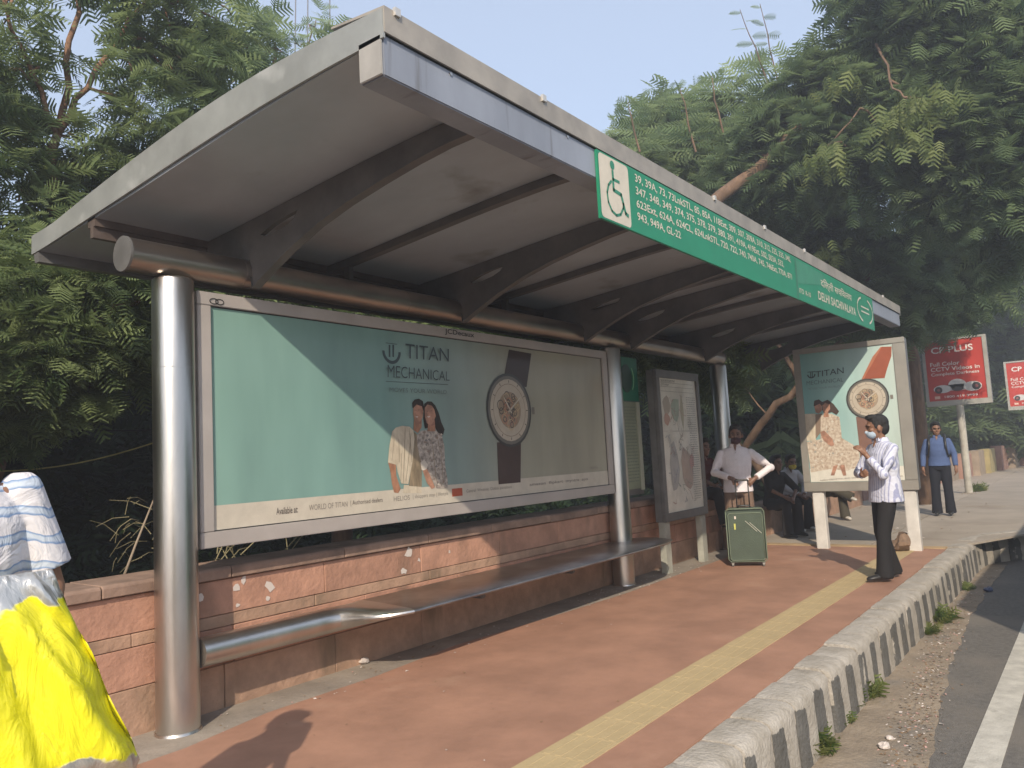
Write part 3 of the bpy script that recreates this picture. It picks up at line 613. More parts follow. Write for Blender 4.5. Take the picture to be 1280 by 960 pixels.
B.poly([(q0((565, 621)), PY_, zc-.03), (q0((578, 620)), PY_, zc-.03), (q0((578, 620)), PY_, zc+.035), (q0((565, 621)), PY_, zc+.035)], (.45, .10, .05), px=False, z=3)
small('Central  Westside  Globus  pantaloons', q0((583, 619)), q0((640, 614)), zc-.018, zc+.018); small('amazon  flipkart  myntra  ajio', q0((662, 613)), q0((735, 606)), zc-.018, zc+.02, (.16, .14, .13))
small('CREATIVE', q0((738, 592)), q0((747, 591)), zc+.10, zc+.125, (.3, .27, .24))
B.done('poster_print', bb)
bl = MB(); a0, a1 = at(556, 415, 1, BY-.014).x, at(593, 425, 1, BY-.014).x
v, f = text_mesh('JCDecaux', .015); bl.add([Vector((a0+(a1-a0)*a, BY-.0145, bz1-.066+.055*b)) for a, b in v], f); bl.build('lettering', BLACK, bb)
fl = MB(); lz = at(271, 377, 1, BY-.014)
for k in (-1, 1): fl.tube([(lz.x+k*.02+.022*math.cos(t)*(1.3), BY-.014, lz.z+.017*math.sin(t)) for t in np.linspace(0, 6.28, 14)], .003, 5)
fl.build('emblem', BLACK, bb)
# ================================================================ BENCH
bn = empty('bench', (0, 0, 0), 0, 'polished steel bench whose round tube flattens into a seat under the billboard', 'bench')
NR = 28
def ring_at(cx, skew, cy, cz, ry, rz, pw):
    out = []
    for j in range(NR):
        t = 2*math.pi*j/NR; c, s = math.cos(t), math.sin(t); sg_ = lambda v: (1 if v >= 0 else -1)
        y = cy+ry*sg_(c)*abs(c)**(pw); z = cz+rz*sg_(s)*abs(s)**(pw)
        out.append((cx+skew*(-(y-cy)/max(ry, .01)), y, z))
    return out
seat_z = .475
rings = [ring_at(2.655, 0, 4.40, .412, .086, .086, 1), ring_at(3.55, 0, 4.40, .412, .086, .086, 1), ring_at(3.66, -.02, 4.385, .415, .105, .084, 1), ring_at(3.74, -.06, 4.34, .425, .16, .076, .95), ring_at(3.80, -.10, 4.28, .44, .24, .058, .85), ring_at(3.88, -.10, 4.23, .452, .31, .036, .7), ring_at(3.98, -.06, 4.20, .458, .345, .022, .5)]
MB().loft(rings).build('tube_end', STEEL, bn, smooth='auto')
rings = [ring_at(3.981, -.06, 4.20, .458, .345, .021, .5)]+[ring_at(x, 0, 4.20, .458, .345, .021, .5) for x in (4.2, 5.5, 7.0, 7.5)]+[ring_at(7.75, .10, 4.21, .458, .335, .021, .5), ring_at(7.98, .16, 4.25, .458, .28, .02, .5), ring_at(8.12, .10, 4.33, .458, .16, .018, .5), ring_at(8.17, .04, 4.38, .458, .06, .016, .5)]
MB().loft(rings).build('seat', BENCH, bn, smooth='auto')
for x in (5.2, 6.6): MB().box(x-.03, 4.30, .30, x+.03, 4.58, .436).build('bracket', GREYM, bn, bevel=.01)
# ================================================================ SANDSTONE WALL
wl = empty('sandstone_wall', (0, 0, 0), 0, 'low red sandstone wall with stone coping running behind the bench', 'wall')
WY = 4.584
MB().box(-4, WY+.03, -.3, 12.0, WY+.33, .79).build('core', COPE, wl)
for (z0, z1, m_, wdt) in ((-.01, .262, SANDP, .95), (.266, .490, SAND, 1.1), (.494, .568, SANDP, 1.2), (.572, .788, SAND, 1.05)):
    x = -3.9+random.uniform(0, .3)
    while x < 11.95:
        ww = wdt*random.uniform(.92, 1.1); x1 = min(x+ww, 11.97); pr = random.uniform(0, .007)
        MB().box(x+.0018, WY-pr, z0, x1-.0018, WY+.04, z1).build('stone_slab', m_, wl, bevel=.004, seg=1); x += ww
x = -3.9
while x < 11.95:
    ww = random.uniform(.8, 1.0); x1 = min(x+ww, 12.02); dz = random.uniform(-.003, .004)
    MB().prism([(WY-.035, .795+dz), (WY+.37, .795+dz), (WY+.37, .87+dz), (WY-.02, .868+dz), (WY-.035, .853+dz)], 0, x+.003, x1-.003).build('coping_stone', COPE, wl, bevel=.005, seg=1); x += ww
pl = MB()      # torn poster remnants stuck to the stone
for p, s in (((296, 735), .03), ((337, 732), .05), ((305, 725), .03), ((335, 748), .02), ((511, 692), .055), ((505, 714), .035), ((524, 700), .02), ((251, 746), .03), ((562, 690), .02), ((612, 716), .012), ((297, 757), .02)):
    c = at(*p, 1, WY-.011); k = 7; a = random.random()*6
    pl.add([(c.x+math.cos(a+6.28*j/k)*s*random.uniform(.4, 1.1), WY-.0095, c.z+math.sin(a+6.28*j/k)*s*random.uniform(.4, 1.1)) for j in range(k)], [tuple(range(k))])
o = pl.build('paper_remnants', PAPER, wl); o['kind'] = 'stuff'
# lower ledge past the wall where people sit
lg_ = empty('stone_ledge', (0, 0, 0), 0, 'low sandstone sitting ledge past the shelter, in tree shade', 'ledge')
x = 12.1
while x < 18.5:
    ww = random.uniform(.6, .75); MB().box(x+.003, 4.50, -.02, x+ww-.003, 4.98, .40).build('stone_slab', SANDP, lg_, bevel=.006, seg=1)
    MB().box(x+.003, 4.46, .405, x+ww-.003, 5.02, .47).build('coping_stone', COPE, lg_, bevel=.006, seg=1); x += ww
# ================================================================ GREEN TIMETABLE BOARD
gb = empty('timetable_board', (0, 0, 0), 0, 'narrow green topped timetable board just right of the second pillar', 'sign')
gy = 4.50
MB().box(8.0, gy, .95, 8.56, gy+.05, 2.58).build('backing', FRAMED, gb, bevel=.004)
MB().box(8.0, gy-.012, 2.06, 8.56, gy-.001, 2.585).build('header_panel', mat('deep_green_paint', (.01, .17, .09), .45, 0, .2, 4), gb, bevel=.003)
m_ = MB(); m_.prism([(8.27+.13*math.cos(t), 2.33+.17*math.sin(t)) for t in np.linspace(0, 6.283, 25)[:-1]], 1, gy-.018, gy-.012); m_.build('oval_badge', mat('dark_green_print', (.012, .05, .03), .4), gb)
m_ = MB()
for k in (0, 1): m_.tube([(8.27-.18*math.cos(t)*(1 if k else -1), gy-.016, 2.33+.2*math.sin(t)) for t in np.linspace(-.7, .7, 8)], .006, 5)
m_.build('badge_leaf', mat('pale_green_print', (.25, .5, .3), .5), gb)
MB().box(8.03, gy-.010, 1.02, 8.47, gy-.001, 2.05).build('list_sheet', mat('faded_green_sheet', (.30, .33, .22), .5, 0, .25, 3, coat=.3), gb)
MB().box(8.48, gy-.014, 1.0, 8.56, gy-.001, 2.05).build('side_trim', mat('pale_trim', (.42, .43, .33), .5), gb)
m_ = MB(); rg = random.Random(4)
for i in range(24):
    z = 1.98-.038*i; x = 8.06
    while x < 8.42: l = rg.uniform(.02, .07); m_.box(x, gy-.0125, z, min(x+l, 8.44), gy-.0115, z+.012); x += l+.012
m_.build('printed_lines', mat('grey_print', (.18, .2, .15), .6), gb)['kind'] = 'stuff'
# ================================================================ ROUTE MAP BOARD
mb_ = empty('map_board', (0, 0, 0), 0, 'grey framed city route map board on two legs behind the bench end', 'information board')
my0, my1 = 4.26, 4.40; mx0, mx1, mz0, mz1 = 8.60, 9.845, .60, 2.44
MB().box(mx0, my0+.04, mz0, mx1, my1, mz1).build('case', GREYM, mb_, bevel=.01)
for a in ((mx0, mz1-.10, mx1, mz1), (mx0, mz0, mx1, mz0+.10), (mx0, mz0+.10, mx0+.09, mz1-.10), (mx1-.09, mz0+.10, mx1, mz1-.10)):
    MB().box(a[0]+.001, my0, a[1]+.001, a[2]-.001, my0+.039, a[3]-.001).build('frame_rail', GREYM, mb_, bevel=.004)
MAPM = mat('map_paper', (.74, .70, .60), .45, 0, .25, 3, coat=.3, dirt=((.62, .60, .48), 2.4, .6)); MB().box(mx0+.09, my0+.02, mz0+.1, mx1-.09, my0+.038, mz1-.1).build('map_sheet', MAPM, mb_)
B = Board(lambda a, b: Vector((a, my0+.02, b)), (0, -1, 0)); rg = random.Random(9)
ux = lambda f: mx0+.09+(mx1-mx0-.18)*f; uz = lambda f: mz0+.1+(mz1-mz0-.2)*f
gi = (.24, .22, .19)
for f in (.965, .935, .90): B.poly([(ux(.04), uz(f)), (ux(.93), uz(f)), (ux(.93), uz(f)+.004), (ux(.04), uz(f)+.004)], gi)
B.k = 2
for (a, b, c_, d_, col) in ((.05, .70, .28, .88, (.45, .38, .30)), (.05, .64, .24, .74, (.50, .31, .24)), (.28, .66, .52, .88, (.38, .44, .35)), (.52, .62, .62, .88, (.46, .42, .30)), (.12, .10, .40, .52, (.42, .40, .37)), (.42, .12, .80, .50, (.46, .36, .29)), (.66, .30, .82, .42, (.50, .30, .26))):
    n = 9; cx, cy, rx, ry = (a+c_)/2, (b+d_)/2, (c_-a)/2, (d_-b)/2
    B.poly([(ux(cx+rx*math.cos(t)*rg.uniform(.7, 1.1)), uz(cy+ry*math.sin(t)*rg.uniform(.7, 1.1))) for t in [6.283*i/n for i in range(n)]], col, z=rg.randint(2, 5))
for i in range(34):
    x = rg.uniform(.08, .85); z = rg.uniform(.08, .86); pts = [(x, z)]
    for _ in range(5): x = min(.92, max(.06, x+rg.uniform(-.08, .08))); z = min(.88, max(.06, z+rg.uniform(-.06, .06))); pts.append((x, z))
    col = rg.choice([(.30, .26, .22), (.42, .2, .15), (.2, .28, .22), (.25, .27, .33)])
    for p, q in zip(pts, pts[1:]):
        p = Vector((ux(p[0]), 0, uz(p[1]))); q = Vector((ux(q[0]), 0, uz(q[1]))); d = (q-p); 
        if d.length < .01: continue
        n = Vector((-d.z, 0, d.x)).normalized()*.0022; B.poly([(v.x, v.z) for v in (p+n, p-n, q-n, q+n)], col, z=7)
for i in range(46):
    z = .86-.0175*i; x = .70 if i < 14 else .74
    while x < .93: l = rg.uniform(.015, .05); B.poly([(ux(x), uz(z)), (ux(min(x+l, .95)), uz(z)), (ux(min(x+l, .95)), uz(z)+.007), (ux(x), uz(z)+.007)], gi, z=8); x += l+.012
B.poly([(ux(.02), uz(.595)), (ux(.98), uz(.595)), (ux(.98), uz(.605)), (ux(.02), uz(.605))], (.62, .58, .50), z=8)
B.done('map_print', mb_)
def mtext(s, f0, f1, zf, h):
    v, f = text_mesh(s); m2 = MB(); m2.add([Vector((ux(f0)+(ux(f1)-ux(f0))*a, my0+.0125, uz(zf)+h*b)) for a, b in v], f); m2.build('lettering', mat('map_ink', (.10, .09, .08), .6), mb_)
mtext('DELHI BUS ROUTE MAP', .05, .42, .972, .028); mtext('CITY MAP', .05, .25, .943, .022)
for x in (mx0+.09, mx1-.10): MB().box(x-.075, my0+.035, -.03, x+.075, my0+.115, mz0+.001).build('leg', OLIVE, mb_, bevel=.008)
# ================================================================ FREE-STANDING AD PANEL across the pavement
ap = empty('advertising_panel', (0, 0, 0), 0, 'upright lit watch poster panel on two white posts past the platform', 'advertising panel')
AX = 11.223
fy1 = (at(990, 437, 0, AX).y+at(1006, 616, 0, AX).y)/2; fy0 = (at(1128, 422, 0, AX).y+at(1151, 611, 0, AX).y)/2
fz0 = .775; fz1 = 2.765
MB().box(AX+.03, fy0+.005, fz0+.005, AX+.17, fy1-.005, fz1-.005).build('case', GREYM, ap, bevel=.01)
wl_, wr_, wt_, wb_ = .095, .15, .075, .13
for a in ((fy0, fz1-wt_, fy1, fz1), (fy0, fz0, fy1, fz0+wb_), (fy0, fz0+wb_, fy0+wr_, fz1-wt_), (fy1-wl_, fz0+wb_, fy1, fz1-wt_)):
    MB().box(AX-.01, a[0]+.001, a[1]+.001, AX+.028, a[2]-.001, a[3]-.001).build('frame_rail', mat('warm_grey_frame', (.36, .34, .30), .42, .35, .15, 3), ap, bevel=.006)
qy0, qy1, qz0, qz1 = fy0+wr_, fy1-wl_, fz0+wb_, fz1-wt_
MB().box(AX+.006, qy0, qz0, AX+.02, qy1, qz1).build('poster', poster_mat('panel_poster_sky', [(0, (.50, .60, .55)), (.45, (.38, .56, .54)), (1, (.20, .44, .44))], qy0, qy1, 1), ap)
AP = AX+.005
def C2(x, y): return (990+x/5.053, 430+y/5.053)
B = Board(lambda px, py: at(px, py, 0, AP), (-1, 0, 0)); V_ = Vector((0, -1, 0))
def c2(pts, col, z): B.poly([C2(*p) for p in pts], col, z=z)
B.poly([(AP, qy0+.004, qz0+.004), (AP, qy1-.004, qz0+.004), (AP, qy1-.004, qz0+.185), (AP, qy0+.004, qz0+.185)], (.70, .68, .60), px=False, z=1)
c2([(560, 18), (630, 16), (628, 75), (600, 160), (585, 215), (440, 222), (470, 160), (510, 80)], (.33, .09, .045), 3)
c2([(560, 18), (568, 18), (470, 190), (455, 222), (440, 222), (470, 160), (510, 80)], (.45, .17, .09), 4)
c2([(405, 460), (500, 460), (512, 560), (522, 700), (500, 830), (440, 815), (425, 640)], (.22, .12, .09), 3)
cc = B.fn(*C2(477, 345)); zt = B.fn(*C2(477, 218)).z; zb = B.fn(*C2(477, 474)).z; watch(B, Vector((AP, cc.y, (zt+zb)/2)), (zt-zb)/2, V_)
PFL = mat('printed_pale_floral', (.66, .60, .50), .5, 0, 0, 26, coat=.25, col2=(.40, .30, .22), detail=6)
c2([(80, 442), (150, 440), (162, 560), (150, 610), (92, 612)], CRM, 3); c2([(148, 445), (192, 440), (192, 545), (150, 600)], (.25, .18, .13), 3.5)
c2([(95, 618), (200, 598), (300, 585), (380, 632), (425, 660), (430, 770), (350, 800), (240, 790), (120, 812)], PFL, 3.2)
c2([(182, 450), (248, 440), (300, 462), (312, 560), (318, 640), (335, 760), (260, 775), (200, 720), (180, 600)], PFL, 4)
for i in range(120):
    x = rr_.uniform(110, 420); y = rr_.uniform(460, 780)
    if y < 600 and not (190 < x < 305): continue
    if y > 600 and x > 300+(y-580)*.6: continue
    s = rr_.uniform(4, 10); c2([(x-s, y), (x, y-s), (x+s, y+1), (x, y+s*.8)], rr_.choice([(.66, .62, .54), (.40, .30, .22), (.45, .34, .26), (.35, .34, .30)]), 5)
c2([(245, 830), (262, 770), (290, 764), (268, 830)], SKN2, 5); c2([(300, 768), (332, 762), (344, 830), (324, 832)], SKN2, 5)
c2([(178, 560), (202, 545), (255, 598), (268, 640), (245, 646), (200, 610)], SKN2, 6)
c2([(140, 385), (160, 365), (186, 372), (190, 420), (170, 440), (150, 432)], SKN2, 5); c2([(137, 392), (142, 358), (170, 350), (192, 366), (190, 395), (176, 376), (146, 392)], (.07, .04, .03), 6)
c2([(192, 366), (225, 352), (262, 378), (298, 425), (282, 448), (252, 430), (235, 436), (205, 436), (190, 415)], (.07, .045, .035), 5); c2([(192, 388), (210, 372), (238, 380), (242, 410), (218, 440), (198, 424)], SKN2, 6)
c2([(200, 436), (230, 430), (232, 462), (200, 462)], SKN, 5)
B.mi(INK)
B.text('TITAN', [C2(158, 212), C2(336, 186), C2(334, 148), C2(158, 176)], INK, ap); B.text('MECHANICAL', [C2(102, 262), C2(334, 238), C2(332, 214), C2(102, 236)], (.10, .16, .16), ap, -.006)
B.text('MOVES YOUR WORLD', [C2(110, 292), C2(310, 274), C2(310, 262), C2(110, 279)], (.2, .28, .28), ap, -.006)
lg = B.fn(*C2(122, 192)); B.k = 3; B.ring((AP, lg.y, lg.z), .04, .056, V_, INK, 14, math.pi, 2*math.pi); c2([(98, 176), (148, 172), (148, 176), (98, 180)], INK, 3); c2([(116, 178), (121, 178), (121, 212), (116, 212)], INK, 3); c2([(126, 178), (131, 178), (131, 212), (126, 212)], INK, 3)
B.mi(sm); B.text('Available at: WORLD OF TITAN | HELIOS | Authorised dealers', [C2(178, 868), C2(460, 846), C2(460, 834), C2(178, 856)], sm, ap); B.text('Central  Shoppers stop  Lifestyle', [C2(540, 850), C2(700, 838), C2(700, 828), C2(540, 840)], sm, ap)
B.done('poster_print', ap)
for y in (fy1-.17, fy0+.12): MB().box(AX+.02, y-.075, -.02, AX+.14, y+.075, fz0+.004).build('post', WHITEP, ap, bevel=.01)
# ================================================================ RED CCTV ADS ON POSTS
RED = mat('red_poster', (.50, .045, .03), .5, 0, .2, 2, coat=.3)
def red_sign(x, yc, label, post=True):
    r = empty('roadside_sign', (x, yc, 0), 0, label, 'sign', 'red camera advertisement boards on posts')
    hw, z0, z1 = .715, 2.18, 3.86
    MB().box(.0, -hw, z0, .14, hw, z1).build('case', GREYM, r, bevel=.01)
    for a in ((-hw, z1-.05, hw, z1), (-hw, z0, hw, z0+.13), (-hw, z0+.13, -hw+.09, z1-.05), (hw-.07, z0+.13, hw, z1-.05)): MB().box(-.03, a[0]+.001, a[1]+.001, -.002, a[2]-.001, a[3]-.001).build('frame_rail', mat('pale_sign_frame', (.42, .41, .37), .5, .2, .2, 3), r)
    MB().box(-.012, -hw+.09, z0+.13, -.001, hw-.07, z1-.05).build('poster', RED, r)
    B = Board(lambda a, b: Vector((-.013, a, b)), (-1, 0, 0)); V_ = Vector((0, -1, 0))
    W_ = (.72, .70, .66)
    def T(s, u0, u1, z, h, bold=.01):
        v, f = text_mesh(s, bold); m2 = MB(); m2.add([Vector((-.0165, u0+(u1-u0)*a, z+h*b)) for a, b in v], f); m2.build('lettering', mat('white_print', W_, .5), r)
    T('CP PLUS', .50, -.42, 3.50, .16, .02); T('Full Color', .55, -.10, 3.18, .10); T('CCTV Videos in', .55, -.52, 3.05, .10); T('Complete Darkness', .55, -.50, 2.915, .10)
    T('1800 419 9999', .30, -.42, 2.375, .055)
    def e(cx, cz, rx, rz, col, k): B.k = k; B.disc((-.013, cx, cz), rx, rz, V_, col, 20)
    e(0, 2.68, .20, .15, (.66, .64, .62), 1); e(.33, 2.60, .20, .10, (.60, .58, .57), 2); e(-.33, 2.62, .20, .12, (.64, .62, .6), 2); e(0, 2.62, .34, .08, (.55, .54, .53), 1)
    e(.42, 2.58, .085, .085, (.05, .05, .05), 4); e(-.41, 2.62, .095, .095, (.05, .05, .05), 4); e(0, 2.585, .12, .06, (.06, .06, .06), 4); e(-.41, 2.62, .04, .04, (.3, .1, .1), 6); e(.42, 2.58, .035, .035, (.3, .1, .1), 6)
    B.poly([(.52, 2.36), (.40, 2.36), (.40, 2.43), (.52, 2.43)], (.75, .5, .4), z=2)
    B.done('poster_print', r)
    if post:
        MB().tube([(.06, 0, -.05), (.06, 0, z0+.01)], .085, 18).build('post', mat('dirty_cream_post', (.50, .47, .40), .6, 0, .35, 4, dirt=((.30, .22, .16), 3, .6)), r, smooth='auto')
        MB().box(-.10, -.16, -.02, .22, .16, .02).build('base_plate', CONC, r, bevel=.01)
red_sign(22.2, 2.83, 'red camera advertisement board on a cream post behind the man in blue')
red_sign(32.0, 1.90, 'farther red camera advertisement board, cut off by the photo edge', True)
# ================================================================ PEOPLE
def remesh(mb, name, m, parent, vox=.009, smooth=4):
    o = mb.build(name, m, None); md = o.modifiers.new('r', 'REMESH'); md.mode = 'VOXEL'; md.voxel_size = vox
    ms = o.modifiers.new('s', 'SMOOTH'); ms.iterations = smooth; ms.factor = .5
    dg = bpy.context.evaluated_depsgraph_get(); me = bpy.data.meshes.new_from_object(o.evaluated_get(dg)); old = o.data; o.modifiers.clear(); o.data = me; bpy.data.meshes.remove(old)
    me.shade_smooth(); me.materials.clear(); me.materials.append(m); o.parent = parent; return o
def V3(*a): return Vector(a)
def limb(mb, pts, rs, n=14): mb.tube(pts, rs, n); [mb.ball(p, r*1.0, 12) for p, r in zip(pts, rs)]
def eloft(mb, rings, n=22):
    out = []
    for (c, rx, ry, *k) in rings:
        c = Vector(c); tw = k[0] if k else 0
        out.append([c+Vector((rx*math.cos(t)*math.cos(tw)-ry*math.sin(t)*math.sin(tw), rx*math.cos(t)*math.sin(tw)+ry*math.sin(t)*math.cos(tw), 0)) for t in [6.28318*j/n for j in range(n)]])
    mb.loft(out)
def hand(mb, w, d, nrm, side, curl=.5, s=1.0):
    """palm, four unequal bent fingers and a thumb leaving the side of the palm; side = direction of the thumb"""
    d = d.normalized(); nrm = (nrm-d*nrm.dot(d)).normalized(); sd = (side-d*side.dot(d)-nrm*side.dot(nrm)).normalized()
    pc = w+d*.045*s
    mb.tube([w-d*.01, w+d*.03*s, w+d*.075*s, w+d*.092*s], [.024*s, .030*s, .030*s, .02*s], 12)
    for u in (-1, 1): mb.tube([w+d*.02*s+sd*.012*u, w+d*.085*s+sd*.026*u*s], [.018*s, .015*s], 8)
    for i, L_ in enumerate((.068, .078, .073, .058)):
        b = w+d*.084*s+sd*(.030-.020*i)*s; a = curl; p = [b]; dd = d
        for seg in (.42, .32, .26):
            dd = (dd*math.cos(a)+nrm*math.sin(a)).normalized(); dd = dd; p.append(p[-1]+dd*L_*seg*s); a = curl*1.0
            nrm2 = nrm
        mb.tube(p, [.0095*s, .009*s, .008*s, .0065*s], 8)
    b = w+d*.025*s+sd*.026*s; p = [b, b+(d*.5+sd*.75+nrm*.3).normalized()*.035*s]; p.append(p[-1]+(d*.8+sd*.3+nrm*.5).normalized()*.032*s); mb.tube(p, [.013*s, .011*s, .008*s], 8)
def head(mb, c, f, s=1.06):
    """c = centre of the skull, f = facing direction (horizontal-ish)"""
    f = f.normalized(); r = f.cross(Vector((0, 0, 1))).normalized(); u = r.cross(f)
    def ell(o, rx, ry, rz):
        k = len(mb.v); mb.ball((0, 0, 0), (rx*s, ry*s, rz*s), 16, 0, 10)
        for i in range(k, len(mb.v)): v = Vector(mb.v[i]); mb.v[i] = tuple(c+(r*(v.x+o[0]*s)+f*(v.y+o[1]*s)+u*(v.z+o[2]*s)))
    ell((0, -.012, .022), .077, .096, .098); ell((0, .018, -.035), .060, .072, .085); ell((0, .045, -.085), .032, .035, .030)
    ell((0, .075, .03), .052, .018, .014); ell((0, .098, -.022), .011, .018, .012); ell((0, .088, .002), .008, .012, .028); ell((0, .078, -.058), .024, .014, .007); ell((0, .076, -.071), .020, .014, .007)
    for x in (-1, 1): ell((.079*x, -.01, -.01), .010, .022, .032); ell((.04*x, .055, -.02), .024, .025, .022)
    return r, f, u
def person(name, label, loc, facing, J, o):
    """J: joint positions in the person's own space (forward +Y). o: look."""
    rz = math.atan2(facing[1], facing[0])-math.pi/2
    P = empty(name, loc, rz, label, 'person', o.get('group'))
    vox = o.get('vox', .008); J = {k: Vector(v) for k, v in J.items()}
    sk = o.get('skin', SKIN); hf = Vector(o.get('look', (0, 1, 0))).normalized()
    b = MB(); r, f, u = head(b, J['head'], hf); b.tube([J['neck']-V3(0, 0, .04), J['neck'].lerp(J['head'], .45), J['head']-V3(0, 0, .03)], [.060, .055, .05], 14)
    eloft(b, [(J['pel'], .12, .085), (J['pel'].lerp(J['chest'], .5), .11, .08), (J['chest'], .13, .09), (J['neck'], .06, .05)])
    for S in 'RL':
        if 'sh'+S in J:
            limb(b, [J['sh'+S], J['el'+S], J['wr'+S]], [.042, .036, .026]); hd = Vector(o.get('hd'+S, J['wr'+S]-J['el'+S]))
            hand(b, J['wr'+S], hd, Vector(o.get('hn'+S, (0, 1, 0))), Vector(o.get('ht'+S, (0, .2, 1))), o.get('curl', .45))
            b.tube([J['chest'].lerp(J['neck'], .4), J['sh'+S]], [.06, .045], 10)
        if 'hip'+S in J: limb(b, [J['hip'+S], J['kn'+S], J['an'+S]], [.065, .045, .034])
    remesh(b, 'body', sk, P, vox*.8, 2)
    # hair
    h = MB(); c = J['head']
    def hell(o_, rx, ry, rz):
        k = len(h.v); h.ball((0, 0, 0), (rx, ry, rz), 18, 0, 12)
        for i in range(k, len(h.v)):
            v = Vector(h.v[i]); nn = noise.noise(v*30)*.004; q = Vector((v.x+o_[0], v.y+o_[1], v.z+o_[2]))*(1.06+nn*3); h.v[i] = tuple(c+r*q.x+f*q.y+u*q.z)
    hell((0, -.025, .045), .083, .098, .090); hell((0, .03, .105), .062, .062, .032); hell((0, -.06, -.0), .072, .06, .085)
    for x in (-1, 1): hell((.070*x, .008, .02), .012, .024, .035)
    remesh(h, 'hair', o.get('hair', HAIR), P, .006, 2)
    # eyes and brows
    for x in (-1, 1):
        e_ = MB(); q = c+r*.031*x+f*.088+u*.006; e_.ball(q, (.011, .008, .007), 10); e_.build('eye', mat('eye_dark', (.03, .02, .015), .2), P, smooth=True)
        bw = MB(); bw.tube([c+r*(.016*x)+f*.101+u*.027, c+r*(.035*x)+f*.097+u*.031, c+r*(.054*x)+f*.081+u*.025], [.004, .0045, .003], 6); bw.build('eyebrow', HAIR, P)
    if o.get('mask'):
        mk = MB(); k = len(mk.v); mk.ball((0, 0, 0), (.066, .058, .050), 18, 0, 10)
        for i in range(k, len(mk.v)): v = Vector(mk.v[i]); q = c+r*v.x+f*(v.y+.054)+u*(v.z*1.0-.066); mk.v[i] = tuple(q)
        mk.ball(c+f*.105-u*.038, (.018, .02, .02), 10)
        for x in (-1, 1): mk.tube([c+r*.055*x+f*.07-u*.04, c+r*.082*x+f*.0-u*.02], .003, 5)
        remesh(mk, 'face_mask', o['mask'], P, .005, 3)
    # shirt
    if 'shirt' in o:
        s = MB(); hem = o.get('hem', J['pel'].z-.02); g = o.get('girth', 1)
        base = Vector((J['pel'].x, J['pel'].y, hem)); ch = J['chest']; nk = J['neck']
        sw = (J['shR']-J['shL']).length/2 if 'shR' in J and 'shL' in J else .17
        ax_ = (J['shR']-J['shL']) if 'shR' in J and 'shL' in J else Vector((1, 0, 0)); tw = math.atan2(ax_.y, ax_.x)
        wa = J['pel'].lerp(ch, .42)
        eloft(s, [(base, .180*g, .142*g), (J['pel']+V3(0, 0, .03), .172*g, .126*g), (wa, .160*g, .120*g), (ch+V3(0, .008, -.05), .178*g, .128*g, tw*.7), (ch+V3(0, 0, .07), sw*1.04+.01, .114*g, tw), (ch.lerp(nk, .64), sw*1.03, .098, tw), (ch.lerp(nk, .88), sw*.80, .080, tw), (nk+V3(0, 0, -.005), .080, .068, tw), (nk+V3(0, -.003, .012), .064, .060, tw)])
        for S in 'RL':
            if 'sh'+S not in J: continue
            e1 = J['el'+S]; w1 = J['wr'+S]; cut = o.get('sleeve'+S, o.get('sleeve', .93))
            if cut > .5: pts = [J['sh'+S], J['sh'+S].lerp(e1, .5), e1, e1.lerp(w1, (cut-.5)*2)]; rs = [.057, .062, .055, .043]
            else: pts = [J['sh'+S], J['sh'+S].lerp(e1, cut*2)]; rs = [.060, .072]
            s.tube(pts, rs, 16); s.ball(pts[0], rs[0]*1.02, 14)
            if cut > .5: s.ball(pts[2], rs[2], 12)
        # folds
        remesh(s, 'shirt', o['shirt'], P, vox, 3)
        cl = MB(); nkp = nk+V3(0, .0, .022)
        cl.loft([[nkp+Vector((.058*math.cos(t), .056*math.sin(t), -.012)) for t in np.linspace(0, 6.283, 17)[:-1]], [nkp+Vector((.062*math.cos(t), .060*math.sin(t)-.004, .018)) for t in np.linspace(0, 6.283, 17)[:-1]], [nkp+Vector((.080*math.cos(t), .078*math.sin(t), -.026)) for t in np.linspace(0, 6.283, 17)[:-1]]], cap=False)
        for x in (-1, 1): cl.prism([(x*.012, nkp.z+.01), (x*.055, nkp.z+.015), (x*.060, nkp.z-.02), (x*.028, nkp.z-.045)], 1, nkp.y+.062, nkp.y+.075)
        cl.build('collar', o['shirt'], P)
        vn = MB(); y0 = nkp.y; vn.add([(-.026, y0+.060, nkp.z+.012), (.026, y0+.060, nkp.z+.012), (.004, y0+.104, nkp.z-.075), (-.004, y0+.104, nkp.z-.075), (-.026, y0+.02, nkp.z+.012), (.026, y0+.02, nkp.z+.012), (.004, y0+.05, nkp.z-.075), (-.004, y0+.05, nkp.z-.075)], [(0, 1, 2, 3), (4, 7, 6, 5), (0, 4, 5, 1), (1, 5, 6, 2), (2, 6, 7, 3), (3, 7, 4, 0)]); vn.build('open_neck', sk, P)
        if o.get('buttons'):
            pk = MB(); 
            zs = np.linspace(hem+.06, nk.z-.08, 6)
            for z in zs: t = (z-hem)/(nk.z-hem); pk.ball((J['pel'].x, J['pel'].y+.128*g-.01*(t > .8), z), (.006, .004, .006), 8)
            pk.build('buttons', mat('button', (.5, .48, .45), .4), P)
    if 'trousers' in o:
        t = MB(); tq = o.get('tw', 1.06); eloft(t, [(J['pel']+V3(0, 0, .07), .155, .112), (J['pel'], .168, .122), (J['pel']-V3(0, 0, .08), .172, .118), (J['pel']-V3(0, .0, .12), .13, .10)])
        for S in 'RL':
            if 'hip'+S not in J: continue
            h_, k_, a_ = J['hip'+S], J['kn'+S], J['an'+S]
            t.tube([h_+V3(0, 0, .03), h_.lerp(k_, .5), k_, k_.lerp(a_, .5), a_.lerp(k_, -.10)], [.094, .088*tq, .072*tq, .074*tq, .086*tq], 18); t.ball(h_, .092, 14); t.ball(k_, .072*tq, 12)
        remesh(t, 'trousers', o['trousers'], P, vox, 3)
